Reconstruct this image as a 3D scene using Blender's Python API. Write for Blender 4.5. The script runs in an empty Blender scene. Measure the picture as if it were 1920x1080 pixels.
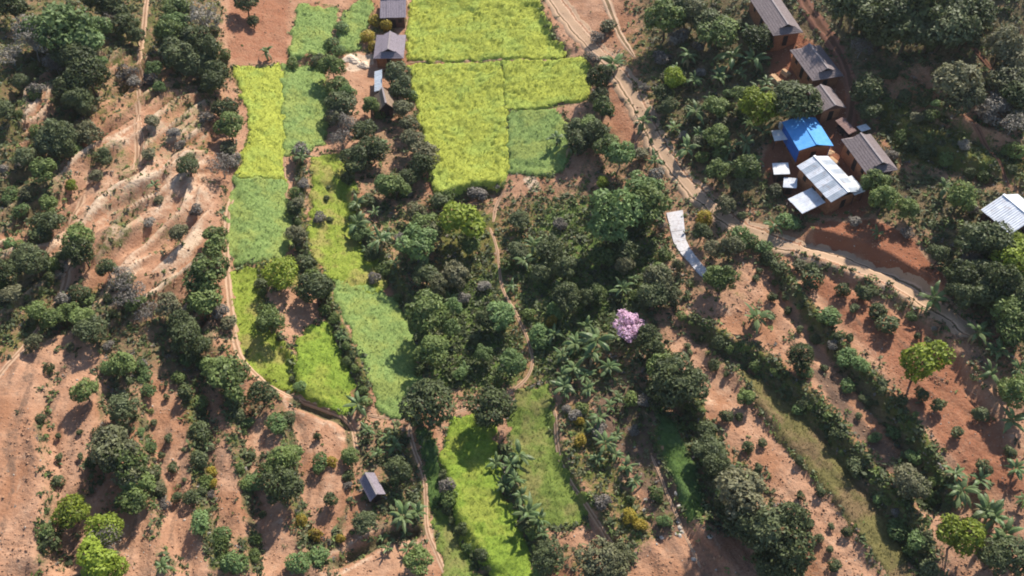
import bpy, bmesh, math, random
import numpy as np
from mathutils import Vector

R = math.radians
random.seed(7)
rng = np.random.default_rng(7)
scene = bpy.context.scene
COL = scene.collection

# ------------------------------------------------------------------ camera
PW, PH, F = 1920.0, 1080.0, 1732.0
CAMH, PITCH = 119.0, R(50.0)
cam_d = bpy.data.cameras.new('camera')
cam_d.sensor_width = 36.0
cam_d.lens = 36.0 * F / PW
cam_d.clip_start, cam_d.clip_end = 1.0, 5000.0
cam = bpy.data.objects.new('camera', cam_d)
COL.objects.link(cam)
cam.location = (0, 0, CAMH)
cam.rotation_euler = (math.pi / 2 - PITCH, 0, 0)
scene.camera = cam

# ------------------------------------------------------------------ light
SUN_EL, SUN_AZ = R(43.0), R(27.0)          # azimuth clockwise from +Y (into the picture)
world = bpy.data.worlds.new('World')
scene.world = world
world.use_nodes = True
wn = world.node_tree
wn.nodes.clear()
sky = wn.nodes.new('ShaderNodeTexSky')
sky.sky_type = 'NISHITA'
sky.sun_disc = False
sky.sun_elevation = SUN_EL
sky.sun_rotation = SUN_AZ
sky.altitude = 900
bg = wn.nodes.new('ShaderNodeBackground')
bg.inputs['Strength'].default_value = 0.125
wo = wn.nodes.new('ShaderNodeOutputWorld')
wn.links.new(sky.outputs[0], bg.inputs[0])
wn.links.new(bg.outputs[0], wo.inputs[0])
sun_d = bpy.data.lights.new('sun', 'SUN')
sun_d.energy = 4.9
sun_d.angle = R(1.6)
sun_d.color = (1.0, 0.94, 0.84)
sun = bpy.data.objects.new('sun', sun_d)
COL.objects.link(sun)
SDIR = Vector((math.sin(SUN_AZ) * math.cos(SUN_EL), math.cos(SUN_AZ) * math.cos(SUN_EL), math.sin(SUN_EL)))
sun.rotation_euler = SDIR.to_track_quat('Z', 'Y').to_euler()
sun.location = SDIR * 300
vs = scene.view_settings
vs.view_transform = 'Standard'
vs.look = 'None'
vs.exposure = 0.66
vs.gamma = 1.0
vs.use_curve_mapping = False
scene.cycles.max_bounces = 6
scene.cycles.diffuse_bounces = 3
scene.cycles.transparent_max_bounces = 8
scene.cycles.filter_width = 1.9

# ------------------------------------------------------------------ projection helpers (photo pixels <-> hillside)
cp, sp_ = math.cos(PITCH), math.sin(PITCH)
FWD = np.array([0, cp, -sp_])
UPV = np.array([0, sp_, cp])


def base_h(x, y):
    """the valley: gentle climb away from the camera, both flanks rising"""
    xv = -7.0 - 20.0 * (y - 50) / 135.0
    u = x - xv
    r = 0.22 * (np.sqrt(u * u + 225) - 15)
    l = 0.27 * (np.sqrt(u * u + 324) - 18)
    h = np.where(u > 0, r, l)
    # rise added behind the village, tilted away from the sun to darken it
    q = (y - 128) + 0.35 * (x - 60)
    h = h + 0.30 * 0.5 * (q + np.sqrt(q * q + 300)) / (1 + np.exp(-(x - 52) / 11.0))
    return np.minimum(h, 75) + 0.05 * (y - 100)


def project(x, y, z):
    dz = z - CAMH
    dep = y * cp - dz * sp_
    dep = np.where(np.abs(dep) < 1e-3, 1e-3, dep)
    u = PW / 2 + F * x / dep
    v = PH / 2 - F * (y * sp_ + dz * cp) / dep
    return u, v, dep


def plan(u, v, dz=0.0):
    """pixel -> point on the hillside (raised by dz)"""
    u = np.asarray(u, float)
    v = np.asarray(v, float)
    a = (u - PW / 2) / F
    b = (PH / 2 - v) / F
    dx = a
    dy = cp + b * sp_
    dzr = -sp_ + b * cp
    t = (CAMH - 2) / (-dzr)
    for _ in range(60):
        t2 = (base_h(dx * t, dy * t) + dz - CAMH) / dzr
        t = 0.4 * t + 0.6 * t2
    return dx * t, dy * t


def px_scale(x, y, z):
    return F / (y * cp - (z - CAMH) * sp_)      # photo pixels per metre


# ------------------------------------------------------------------ numpy noise
def _hash(ix, iy, s):
    n = (ix * 374761393 + iy * 668265263 + s * 974711) & 0xFFFFFFFF
    n = ((n ^ (n >> 13)) * 1274126177) & 0xFFFFFFFF
    n = n ^ (n >> 16)
    return (n & 0xFFFFFF) / float(0xFFFFFF)


def vnoise(x, y, s=0):
    x = np.asarray(x, float)
    y = np.asarray(y, float)
    ix = np.floor(x).astype(np.int64)
    iy = np.floor(y).astype(np.int64)
    fx, fy = x - ix, y - iy
    fx = fx * fx * (3 - 2 * fx)
    fy = fy * fy * (3 - 2 * fy)
    a = _hash(ix, iy, s)
    b = _hash(ix + 1, iy, s)
    c = _hash(ix, iy + 1, s)
    d = _hash(ix + 1, iy + 1, s)
    return a + (b - a) * fx + (c - a) * fy + (a - b - c + d) * fx * fy


def fbm(x, y, s=0, o=4):
    t = np.zeros_like(np.asarray(x, float))
    a, n = 0.5, 0.0
    for k in range(o):
        t = t + a * vnoise(x * 2 ** k, y * 2 ** k, s + 17 * k)
        n += a
        a *= 0.5
    return t / n


def sstep(a, b, x):
    t = np.clip((x - a) / (b - a), 0, 1)
    return t * t * (3 - 2 * t)


def P(s):
    return [tuple(float(q) for q in p.split(',')) for p in s.split()]


def poly_sd(u, v, poly):
    """signed distance (inside positive) of points to a polygon, in its units"""
    inside = np.zeros(u.shape, bool)
    d = np.full(u.shape, 1e9)
    n = len(poly)
    for i in range(n):
        x0, y0 = poly[i]
        x1, y1 = poly[(i + 1) % n]
        ex, ey = x1 - x0, y1 - y0
        wx, wy = u - x0, v - y0
        t = np.clip((wx * ex + wy * ey) / (ex * ex + ey * ey + 1e-9), 0, 1)
        d = np.minimum(d, np.hypot(wx - ex * t, wy - ey * t))
        c = (y0 > v) != (y1 > v)
        with np.errstate(divide='ignore', invalid='ignore'):
            xi = ex * (v - y0) / (ey if ey != 0 else 1e-9) + x0
        inside ^= c & (u < xi)
    return np.where(inside, d, -d)


def line_sd(u, v, line):
    """(distance, side, along 0..1) to a polyline; side > 0 on the right hand when walking down the picture's list order"""
    d = np.full(u.shape, 1e9)
    side = np.zeros(u.shape)
    al = np.zeros(u.shape)
    n = len(line) - 1
    for i in range(n):
        x0, y0 = line[i]
        x1, y1 = line[i + 1]
        ex, ey = x1 - x0, y1 - y0
        L = math.hypot(ex, ey) + 1e-9
        wx, wy = u - x0, v - y0
        t = np.clip((wx * ex + wy * ey) / (L * L), 0, 1)
        dd = np.hypot(wx - ex * t, wy - ey * t)
        m = dd < d
        d = np.where(m, dd, d)
        side = np.where(m, np.sign(ex * wy - ey * wx), side)
        al = np.where(m, (i + t) / n, al)
    return d, side, al


def smooth_line(pts, step=1.0):
    """Catmull-Rom resample of a 2D polyline"""
    p = np.array(pts, float)
    out = []
    n = len(p)
    for i in range(n - 1):
        p0, p1, p2, p3 = p[max(i - 1, 0)], p[i], p[i + 1], p[min(i + 2, n - 1)]
        k = max(2, int(np.hypot(*(p2 - p1)) / step))
        t = (np.arange(k) / k)[:, None]
        out.append(0.5 * (2 * p1 + (p2 - p0) * t + (2 * p0 - 5 * p1 + 4 * p2 - p3) * t ** 2 + (3 * p1 - p0 - 3 * p2 + p3) * t ** 3))
    out.append(p[-1:])
    return np.concatenate(out)


# ------------------------------------------------------------------ materials
def new_mat(name):
    m = bpy.data.materials.new(name)
    m.use_nodes = True
    nt = m.node_tree
    nt.nodes.clear()
    return m, nt


class NT:
    """tiny node helper"""
    def __init__(self, name):
        self.m, self.t = new_mat(name)

    def n(self, kind, **kw):
        nd = self.t.nodes.new(kind)
        for k, v in kw.items():
            setattr(nd, k, v)
        return nd

    def l(self, a, b):
        self.t.links.new(a, b)

    def noise(self, scale, detail=4, rough=0.6, vec=None, dist=0.0):
        nd = self.n('ShaderNodeTexNoise')
        nd.inputs['Scale'].default_value = scale
        nd.inputs['Detail'].default_value = detail
        nd.inputs['Roughness'].default_value = rough
        nd.inputs['Distortion'].default_value = dist
        if vec is not None:
            self.l(vec, nd.inputs['Vector'])
        return nd.outputs['Fac']

    def ramp(self, fac, stops):
        nd = self.n('ShaderNodeValToRGB')
        e = nd.color_ramp.elements
        while len(e) < len(stops):
            e.new(0.5)
        for el, (p, c) in zip(e, stops):
            el.position = p
            el.color = (c, c, c, 1) if not isinstance(c, tuple) else (*c, 1)
        self.l(fac, nd.inputs['Fac'])
        return nd.outputs['Color']

    def mix(self, fac, a, b, mode='MIX'):
        nd = self.n('ShaderNodeMix', data_type='RGBA', blend_type=mode)
        for s, val in ((nd.inputs[0], fac), (nd.inputs[6], a), (nd.inputs[7], b)):
            if hasattr(val, 'links'):
                self.l(val, s)
            elif isinstance(val, tuple):
                s.default_value = (*val, 1)
            else:
                s.default_value = val
        return nd.outputs[2]

    def math(self, op, a, b=0.0, c=0.0, clamp=False):
        nd = self.n('ShaderNodeMath', operation=op, use_clamp=clamp)
        for s, val in zip(nd.inputs, (a, b, c)):
            if hasattr(val, 'links'):
                self.l(val, s)
            else:
                s.default_value = val
        return nd.outputs[0]

    def mapr(self, v, a, b, c=0.0, d=1.0):
        nd = self.n('ShaderNodeMapRange', interpolation_type='SMOOTHSTEP')
        self.l(v, nd.inputs[0])
        for i, x in enumerate((a, b, c, d)):
            nd.inputs[i + 1].default_value = x
        return nd.outputs[0]

    def out(self, col, rough=0.9, bump=None, bstr=0.3, bdist=0.05, spec=0.25, metal=0.0, trans=None):
        p = self.n('ShaderNodeBsdfPrincipled')
        if hasattr(col, 'links'):
            self.l(col, p.inputs['Base Color'])
        else:
            p.inputs['Base Color'].default_value = (*col, 1)
        if hasattr(rough, 'links'):
            self.l(rough, p.inputs['Roughness'])
        else:
            p.inputs['Roughness'].default_value = rough
        p.inputs['Specular IOR Level'].default_value = spec
        p.inputs['Metallic'].default_value = metal
        if bump is not None:
            b = self.n('ShaderNodeBump')
            b.inputs['Strength'].default_value = bstr
            b.inputs['Distance'].default_value = bdist
            self.l(bump, b.inputs['Height'])
            self.l(b.outputs[0], p.inputs['Normal'])
        sh = p.outputs[0]
        if trans is not None:
            tr = self.n('ShaderNodeBsdfTranslucent')
            if hasattr(col, 'links'):
                self.l(col, tr.inputs[0])
            else:
                tr.inputs[0].default_value = (*col, 1)
            mx = self.n('ShaderNodeMixShader')
            mx.inputs[0].default_value = trans
            self.l(sh, mx.inputs[1])
            self.l(tr.outputs[0], mx.inputs[2])
            sh = mx.outputs[0]
        o = self.n('ShaderNodeOutputMaterial')
        self.l(sh, o.inputs[0])
        return self.m


def pos(n):
    return n.n('ShaderNodeNewGeometry').outputs['Position']


def attr(n, name, what='Fac'):
    a = n.n('ShaderNodeAttribute')
    a.attribute_name = name
    return a.outputs[what]


def leaf_mat(name, dark, light, alt, trans=0.28, rough=0.6, spec=0.3):
    """foliage: each leaf clump, each lobe and each plant has a tone of its own"""
    n = NT(name)
    t = attr(n, 'tint')
    oi = n.n('ShaderNodeObjectInfo').outputs['Random']
    c = n.mix(n.mapr(t, 0.0, 1.0), dark, light)
    c = n.mix(n.math('MULTIPLY', oi, 0.75), c, alt)
    v = n.math('ADD', n.math('MULTIPLY', oi, 0.5), 0.75)
    hs = n.n('ShaderNodeHueSaturation')
    n.l(c, hs.inputs['Color'])
    n.l(v, hs.inputs['Value'])
    return n.out(hs.outputs[0], rough, spec=spec, trans=trans)


def bark_mat(name, a, b):
    n = NT(name)
    f = n.noise(6, 5, vec=pos(n))
    return n.out(n.mix(f, a, b), 0.9, f, 0.5, 0.03)


M = {}
M['dark'] = leaf_mat('dense dark foliage', (0.024, 0.036, 0.012), (0.135, 0.165, 0.052), (0.105, 0.12, 0.055), 0.22)
M['green'] = leaf_mat('mid green foliage', (0.04, 0.062, 0.016), (0.20, 0.26, 0.07), (0.14, 0.18, 0.05), 0.22)
M['light'] = leaf_mat('light green foliage', (0.075, 0.12, 0.035), (0.24, 0.33, 0.11), (0.17, 0.25, 0.09), 0.32)
M['yellow'] = leaf_mat('yellow green foliage', (0.12, 0.155, 0.02), (0.36, 0.42, 0.045), (0.25, 0.32, 0.04), 0.34)
M['olive'] = leaf_mat('olive foliage', (0.055, 0.06, 0.03), (0.21, 0.22, 0.095), (0.16, 0.145, 0.08), 0.22)
M['grey'] = leaf_mat('grey twig foliage', (0.10, 0.085, 0.07), (0.30, 0.255, 0.21), (0.22, 0.20, 0.16), 0.15)
M['pink'] = leaf_mat('pink blossom', (0.46, 0.26, 0.36), (0.80, 0.58, 0.68), (0.68, 0.44, 0.56), 0.3)
M['gold'] = leaf_mat('golden foliage', (0.16, 0.11, 0.015), (0.44, 0.31, 0.04), (0.30, 0.24, 0.03), 0.3)
M['banana'] = leaf_mat('banana leaf', (0.055, 0.09, 0.028), (0.20, 0.255, 0.10), (0.09, 0.145, 0.05), 0.3, 0.5, 0.35)
M['banana_dry'] = leaf_mat('dry banana leaf', (0.14, 0.10, 0.05), (0.34, 0.26, 0.14), (0.25, 0.2, 0.1), 0.2)
M['bark'] = bark_mat('brown bark', (0.05, 0.035, 0.025), (0.14, 0.10, 0.07))
M['bark_pale'] = bark_mat('pale grey bark', (0.14, 0.12, 0.10), (0.30, 0.27, 0.23))
M['stem'] = bark_mat('banana stem', (0.10, 0.11, 0.045), (0.20, 0.17, 0.08))


def ground_material():
    n = NT('hillside ground')
    p = pos(n)
    c1 = n.n('ShaderNodeSeparateColor')
    n.l(attr(n, 'cover_a', 'Color'), c1.inputs[0])
    c2 = n.n('ShaderNodeSeparateColor')
    n.l(attr(n, 'cover_b', 'Color'), c2.inputs[0])
    big = n.noise(0.11, 4, 0.55, p)
    med = n.noise(0.55, 5, 0.62, p, 0.4)
    fine = n.noise(2.6, 5, 0.7, p)
    soil = n.mix(n.ramp(med, [(0.3, 0.0), (0.7, 1.0)]), (0.35, 0.184, 0.108), (0.46, 0.268, 0.168))
    soil = n.mix(n.mapr(big, 0.42, 0.68), soil, (0.29, 0.138, 0.074))
    soil = n.mix(n.math('MULTIPLY', n.mapr(fine, 0.5, 0.72), 0.45), soil, (0.19, 0.10, 0.06))
    soil = n.mix(n.math('MULTIPLY', n.mapr(fine, 0.48, 0.26), 0.35), soil, (0.52, 0.30, 0.18))

    def w(src, k=0.75):
        a = n.math('ADD', src, n.math('MULTIPLY', n.math('SUBTRACT', n.math('MULTIPLY', n.math('ADD', med, fine), 0.5), 0.5), 2.6 * k))
        a = n.mapr(a, 0.28, 0.72)
        return n.math('MULTIPLY', a, n.mapr(src, 0.0, 0.12))
    col = soil
    pale = n.mix(fine, (0.42, 0.29, 0.19), (0.66, 0.50, 0.36))
    red = n.mix(med, (0.20, 0.075, 0.04), (0.31, 0.13, 0.07))
    litter = n.mix(n.mapr(fine, 0.3, 0.7), (0.085, 0.068, 0.034), (0.19, 0.15, 0.075))
    olive = n.mix(n.mapr(med, 0.35, 0.65), n.mix(fine, (0.10, 0.085, 0.025), (0.18, 0.15, 0.045)), n.mix(fine, (0.07, 0.085, 0.02), (0.13, 0.14, 0.035)))
    green = n.mix(n.mapr(fine, 0.3, 0.7), (0.05, 0.085, 0.02), (0.15, 0.205, 0.05))
    dirt = n.mix(fine, (0.10, 0.062, 0.042), (0.20, 0.125, 0.085))
    col = n.mix(w(c2.outputs[0], 0.35), col, red)
    col = n.mix(w(c2.outputs[1], 0.5), col, pale)
    col = n.mix(w(c2.outputs[2], 0.5), col, dirt)
    col = n.mix(w(c1.outputs[2]), col, litter)
    col = n.mix(w(c1.outputs[1]), col, olive)
    col = n.mix(w(c1.outputs[0]), col, green)
    vor = n.n('ShaderNodeTexVoronoi')
    vor.inputs['Scale'].default_value = 1.7
    n.l(p, vor.inputs['Vector'])
    h = n.math('ADD', n.math('MULTIPLY', fine, 0.8), n.math('MULTIPLY', vor.outputs['Distance'], -0.25))
    return n.out(col, 0.95, h, 0.95, 0.26, spec=0.12)


def crop_material(name, a, b, spot, third):
    n = NT(name)
    p = pos(n)
    f1 = n.noise(0.22, 4, 0.6, p)
    f2 = n.noise(2.6, 5, 0.75, p)
    f3 = n.noise(7.5, 3, 0.7, p)
    c = n.mix(n.mapr(f2, 0.32, 0.68), a, b)
    c = n.mix(n.math('MULTIPLY', n.mapr(f1, 0.45, 0.62), 0.85), c, third)
    wv = n.n('ShaderNodeTexWave', wave_type='BANDS', bands_direction='DIAGONAL')
    wv.inputs['Scale'].default_value = 0.55
    wv.inputs['Distortion'].default_value = 6.0
    wv.inputs['Detail Scale'].default_value = 1.2
    n.l(p, wv.inputs['Vector'])
    c = n.mix(n.math('MULTIPLY', n.mapr(wv.outputs['Fac'], 0.65, 0.95), 0.22), c, spot)
    c = n.mix(n.math('MULTIPLY', n.mapr(f3, 0.5, 0.68), 0.55), c, spot)
    return n.out(c, 0.85, n.math('ADD', f3, f2), 0.7, 0.16, spec=0.15)


M['ground'] = ground_material()
M['crop_yellow'] = crop_material('ripening rice', (0.31, 0.34, 0.05), (0.43, 0.45, 0.075), (0.16, 0.19, 0.03), (0.34, 0.41, 0.08))
M['crop_green'] = crop_material('green crop', (0.16, 0.235, 0.064), (0.26, 0.335, 0.10), (0.085, 0.14, 0.035), (0.28, 0.32, 0.08))
M['crop_lime'] = crop_material('lime green crop', (0.15, 0.225, 0.028), (0.25, 0.325, 0.042), (0.08, 0.13, 0.018), (0.27, 0.29, 0.05))
M['crop_mixed'] = crop_material('yellowing crop', (0.185, 0.245, 0.03), (0.28, 0.315, 0.05), (0.11, 0.15, 0.02), (0.33, 0.27, 0.085))
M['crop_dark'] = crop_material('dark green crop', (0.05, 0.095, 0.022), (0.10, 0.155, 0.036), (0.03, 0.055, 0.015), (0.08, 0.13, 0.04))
M['crop_grass'] = crop_material('grass strip', (0.125, 0.175, 0.035), (0.20, 0.24, 0.05), (0.075, 0.11, 0.02), (0.23, 0.20, 0.07))
M['crop_olive'] = crop_material('dry stubble and weeds', (0.12, 0.105, 0.035), (0.20, 0.165, 0.06), (0.07, 0.068, 0.02), (0.22, 0.14, 0.075))


def track_material(name, rut, mid, edge):
    n = NT(name)
    p = pos(n)
    f = n.noise(1.3, 5, 0.65, p)
    g = n.noise(5, 4, 0.7, p)
    a = attr(n, 'across')
    r = n.math('ADD', a, n.math('MULTIPLY', n.math('SUBTRACT', f, 0.5), 0.35))
    c = n.mix(n.mapr(r, 0.25, 0.6), n.mix(g, mid, rut), rut)
    c = n.mix(n.mapr(r, 0.85, 0.65), edge, c)
    c = n.mix(n.math('MULTIPLY', n.mapr(g, 0.5, 0.75), 0.4), c, edge)
    return n.out(c, 0.95, g, 0.6, 0.08, spec=0.1)


def plain(name, a, b, scale=3.0, rough=0.9, bs=0.3, metal=0.0, spec=0.25, rust=0.0):
    n = NT(name)
    f = n.noise(scale, 5, 0.65, pos(n))
    f2 = n.noise(scale * 0.2, 3, 0.6, pos(n))
    c = n.mix(n.mapr(f, 0.3, 0.7), a, b)
    c = n.mix(n.math('MULTIPLY', n.mapr(f2, 0.5, 0.7), 0.35), c, tuple(x * 0.6 for x in a))
    if rust:
        r1 = n.noise(1.1, 6, 0.7, pos(n), 0.5)
        c = n.mix(n.math('MULTIPLY', n.mapr(r1, 0.5, 0.7), rust), c, (0.30, 0.17, 0.10))
    return n.out(c, rough, f, bs, 0.03, spec, metal)


M['track'] = track_material('dirt track', (0.56, 0.37, 0.25), (0.22, 0.15, 0.085), (0.16, 0.11, 0.06))
M['path'] = track_material('trodden earth path', (0.47, 0.31, 0.205), (0.40, 0.25, 0.155), (0.27, 0.16, 0.095))
M['path_red'] = track_material('red earth lane', (0.26, 0.125, 0.08), (0.20, 0.09, 0.055), (0.13, 0.065, 0.04))
M['concrete'] = plain('pale concrete', (0.50, 0.47, 0.47), (0.66, 0.63, 0.63), 2.5, rust=0.5)
M['tile'] = plain('weathered grey brown shingle', (0.13, 0.102, 0.10), (0.235, 0.19, 0.187), 5.0, 0.85, 0.6)
M['tile_lilac'] = plain('weathered lilac grey roofing', (0.17, 0.14, 0.16), (0.27, 0.23, 0.255), 5.0, 0.85, 0.5)
M['tile_brown'] = plain('brown thatch', (0.16, 0.105, 0.07), (0.33, 0.24, 0.17), 7.0, 0.95, 0.7)
M['ridge'] = plain('pale ridge capping', (0.22, 0.185, 0.18), (0.32, 0.275, 0.27), 5.0)
M['earth_wall'] = plain('orange earth and timber wall', (0.22, 0.09, 0.045), (0.36, 0.16, 0.075), 3.0)
M['timber'] = plain('dark timber', (0.07, 0.035, 0.026), (0.14, 0.07, 0.05), 6.0)
M['opening'] = plain('near-black opening fill', (0.02, 0.014, 0.012), (0.04, 0.026, 0.02), 4.0)  # near-black colour stands in for dark openings and shaded gables
M['blue'] = plain('blue sheeting', (0.085, 0.30, 0.64), (0.125, 0.36, 0.70), 1.2, 0.75, 0.15, 0, 0.12)
M['blue_dark'] = plain('blue painted boards', (0.03, 0.12, 0.42), (0.045, 0.16, 0.52), 1.5, 0.6)
M['white_metal'] = plain('white zinc sheet', (0.56, 0.58, 0.62), (0.72, 0.73, 0.76), 1.2, 0.5, 0.1, 0, 0.4, 0.4)
M['grey_metal'] = plain('dull zinc sheet', (0.33, 0.37, 0.42), (0.45, 0.49, 0.54), 1.2, 0.5, 0.1, 0, 0.4, 0.4)
M['red_metal'] = plain('faded red sheet', (0.42, 0.13, 0.12), (0.52, 0.2, 0.18), 1.6, 0.6, 0.1)
M['rust'] = plain('rusty brown sheet', (0.20, 0.11, 0.09), (0.30, 0.19, 0.16), 2.5, 0.7)
M['white'] = plain('white sheeting', (0.64, 0.63, 0.62), (0.76, 0.75, 0.74), 2.0, 0.6, rust=0.2)
M['straw'] = plain('pale straw', (0.55, 0.42, 0.30), (0.74, 0.60, 0.46), 6.0)
M['stone'] = plain('pale field stone', (0.34, 0.29, 0.24), (0.48, 0.42, 0.35), 5.0)


# ------------------------------------------------------------------ object helpers
def link(name, me, parent=None, mat=None):
    o = bpy.data.objects.new(name, me)
    COL.objects.link(o)
    if parent is not None:
        o.parent = parent
    if mat is not None and me is not None and len(me.materials) == 0:
        me.materials.append(mat)
    return o


def mesh_np(name, verts, faces_flat, counts, attrs=None, smooth=False):
    """fast mesh from numpy: faces_flat = loop vertex indices, counts = loops per face"""
    me = bpy.data.meshes.new(name)
    verts = np.ascontiguousarray(verts, np.float32)
    me.vertices.add(len(verts))
    me.vertices.foreach_set('co', verts.ravel())
    fl = np.ascontiguousarray(faces_flat, np.int32)
    counts = np.ascontiguousarray(counts, np.int32)
    me.loops.add(len(fl))
    me.loops.foreach_set('vertex_index', fl)
    me.polygons.add(len(counts))
    st = np.zeros(len(counts), np.int32)
    st[1:] = np.cumsum(counts)[:-1]
    me.polygons.foreach_set('loop_start', st)
    me.polygons.foreach_set('loop_total', counts)
    if smooth:
        me.polygons.foreach_set('use_smooth', np.ones(len(counts), bool))
    for k, v in (attrs or {}).items():
        v = np.asarray(v, np.float32)
        if v.ndim == 1:
            a = me.attributes.new(k, 'FLOAT', 'POINT')
            a.data.foreach_set('value', v)
        else:
            a = me.attributes.new(k, 'FLOAT_COLOR', 'POINT')
            a.data.foreach_set('color', np.c_[v, np.ones(len(v), np.float32)].astype(np.float32).ravel())
    me.update(calc_edges=True)
    return me


def tag(o, label=None, cat=None, group=None, kind=None):
    if label:
        o['label'] = label
    if cat:
        o['category'] = cat
    if group:
        o['group'] = group
    if kind:
        o['kind'] = kind
    return o


# ------------------------------------------------------------------ layout read from the photograph
# crop fields: name, material, outline, height, label
FIELDS = [
    ('rice_field', 'crop_yellow', '775,-14 1003,-14 1016,30 1035,75 1061,102 1042,108 930,109 769,113 764,62', 0.55, 'big bright yellow rice field at the top beside the bending dirt track'),
    ('rice_field', 'crop_yellow', '767,124 850,121 939,119 951,250 951,325 940,349 885,352 822,371 812,340 797,262 783,200', 0.55, 'tall bright yellow rice field below the top one, its foot tapering to a dark hedge'),
    ('rice_field', 'crop_yellow', '946,117 1073,114 1101,112 1099,186 1060,192 1000,204 951,206', 0.55, 'small bright yellow rice field ending close to the dirt track'),
    ('green_field', 'crop_green', '955,211 1040,206 1066,240 1060,312 1030,328 958,322', 0.4, 'green crop field directly below the small yellow field'),
    ('green_field', 'crop_green', '566,10 630,17 625,52 610,104 545,112 551,58', 0.5, 'small green crop field at the top beside the bare red plot'),
    ('green_field', 'crop_green', '648,22 690,-6 697,10 686,42 670,93 638,95 632,80', 0.4, 'narrow green crop field between the shrub row and the top house'),
    ('rice_field', 'crop_yellow', '439,130 526,126 530,250 530,332 490,330 444,331 460,290 476,222 456,180', 0.5, 'long yellow rice field along the foot of the eroded slope'),
    ('green_field', 'crop_green', '531,127 600,121 612,180 603,270 560,292 536,290', 0.45, 'green crop field between the long yellow field and the dark trees'),
    ('green_field', 'crop_green', '443,334 530,336 541,400 546,440 530,478 440,488 428,470 425,430 430,390', 0.45, 'tall green crop field below the long yellow field'),
    ('rice_field', 'crop_mixed', '588,298 642,290 668,340 660,400 668,440 696,472 722,525 700,552 640,542 616,520 586,480 578,450 586,400', 0.45, 'yellow green rice strip beside the dark banana bank'),
    ('green_field', 'crop_green', '624,528 660,545 700,535 740,560 772,612 786,700 790,742 768,780 716,775 692,700 652,612', 0.4, 'long green crop strip running down to the path fork'),
    ('rice_field', 'crop_mixed', '430,505 482,492 490,540 492,600 545,668 549,726 520,722 462,672 444,600', 0.4, 'yellow green crop sliver on the outermost terrace beside bare soil'),
    ('rice_field', 'crop_mixed', '502,486 550,481 554,528 520,540 500,520', 0.4, 'tiny yellow green crop patch below the tall green field'),
    ('rice_field', 'crop_lime', '557,642 608,600 625,622 648,690 665,762 640,766 580,750 558,730', 0.45, 'short lime crop patch ending above the curved footpath'),
    ('vegetable_field', 'crop_lime', '848,792 892,778 925,800 930,870 942,925 982,1000 1004,1094 940,1094 868,1012 840,930 834,850', 0.6, 'bright lime crop strip below the two big round trees'),
    ('grass_strip', 'crop_grass', '964,738 1028,726 1034,800 1050,870 1106,962 1062,988 990,985 972,910 956,800', 0.35, 'pale yellow green strip beside the lime crop strip'),
    ('grass_strip', 'crop_grass', '812,950 832,945 852,1000 905,1094 842,1094 822,1010', 0.3, 'thin grass strip between the footpath and the lime crop'),
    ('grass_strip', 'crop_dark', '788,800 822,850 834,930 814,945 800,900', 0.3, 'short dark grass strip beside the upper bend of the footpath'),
    ('grass_strip', 'crop_dark', '1240,765 1268,800 1292,860 1322,958 1290,978 1265,900 1236,830', 0.4, 'dark green grass strip in the shade of the tree row'),  # dark crop colour carries the tree row's shade
    ('stubble_field', 'crop_olive', '1388,690 1445,716 1497,757 1540,803 1581,855 1618,902 1662,956 1688,1004 1716,1094 1668,1094 1622,1012 1560,930 1497,856 1446,798 1420,750', 0.16, 'olive stubble strip along the bare terrace'),
]
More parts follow.
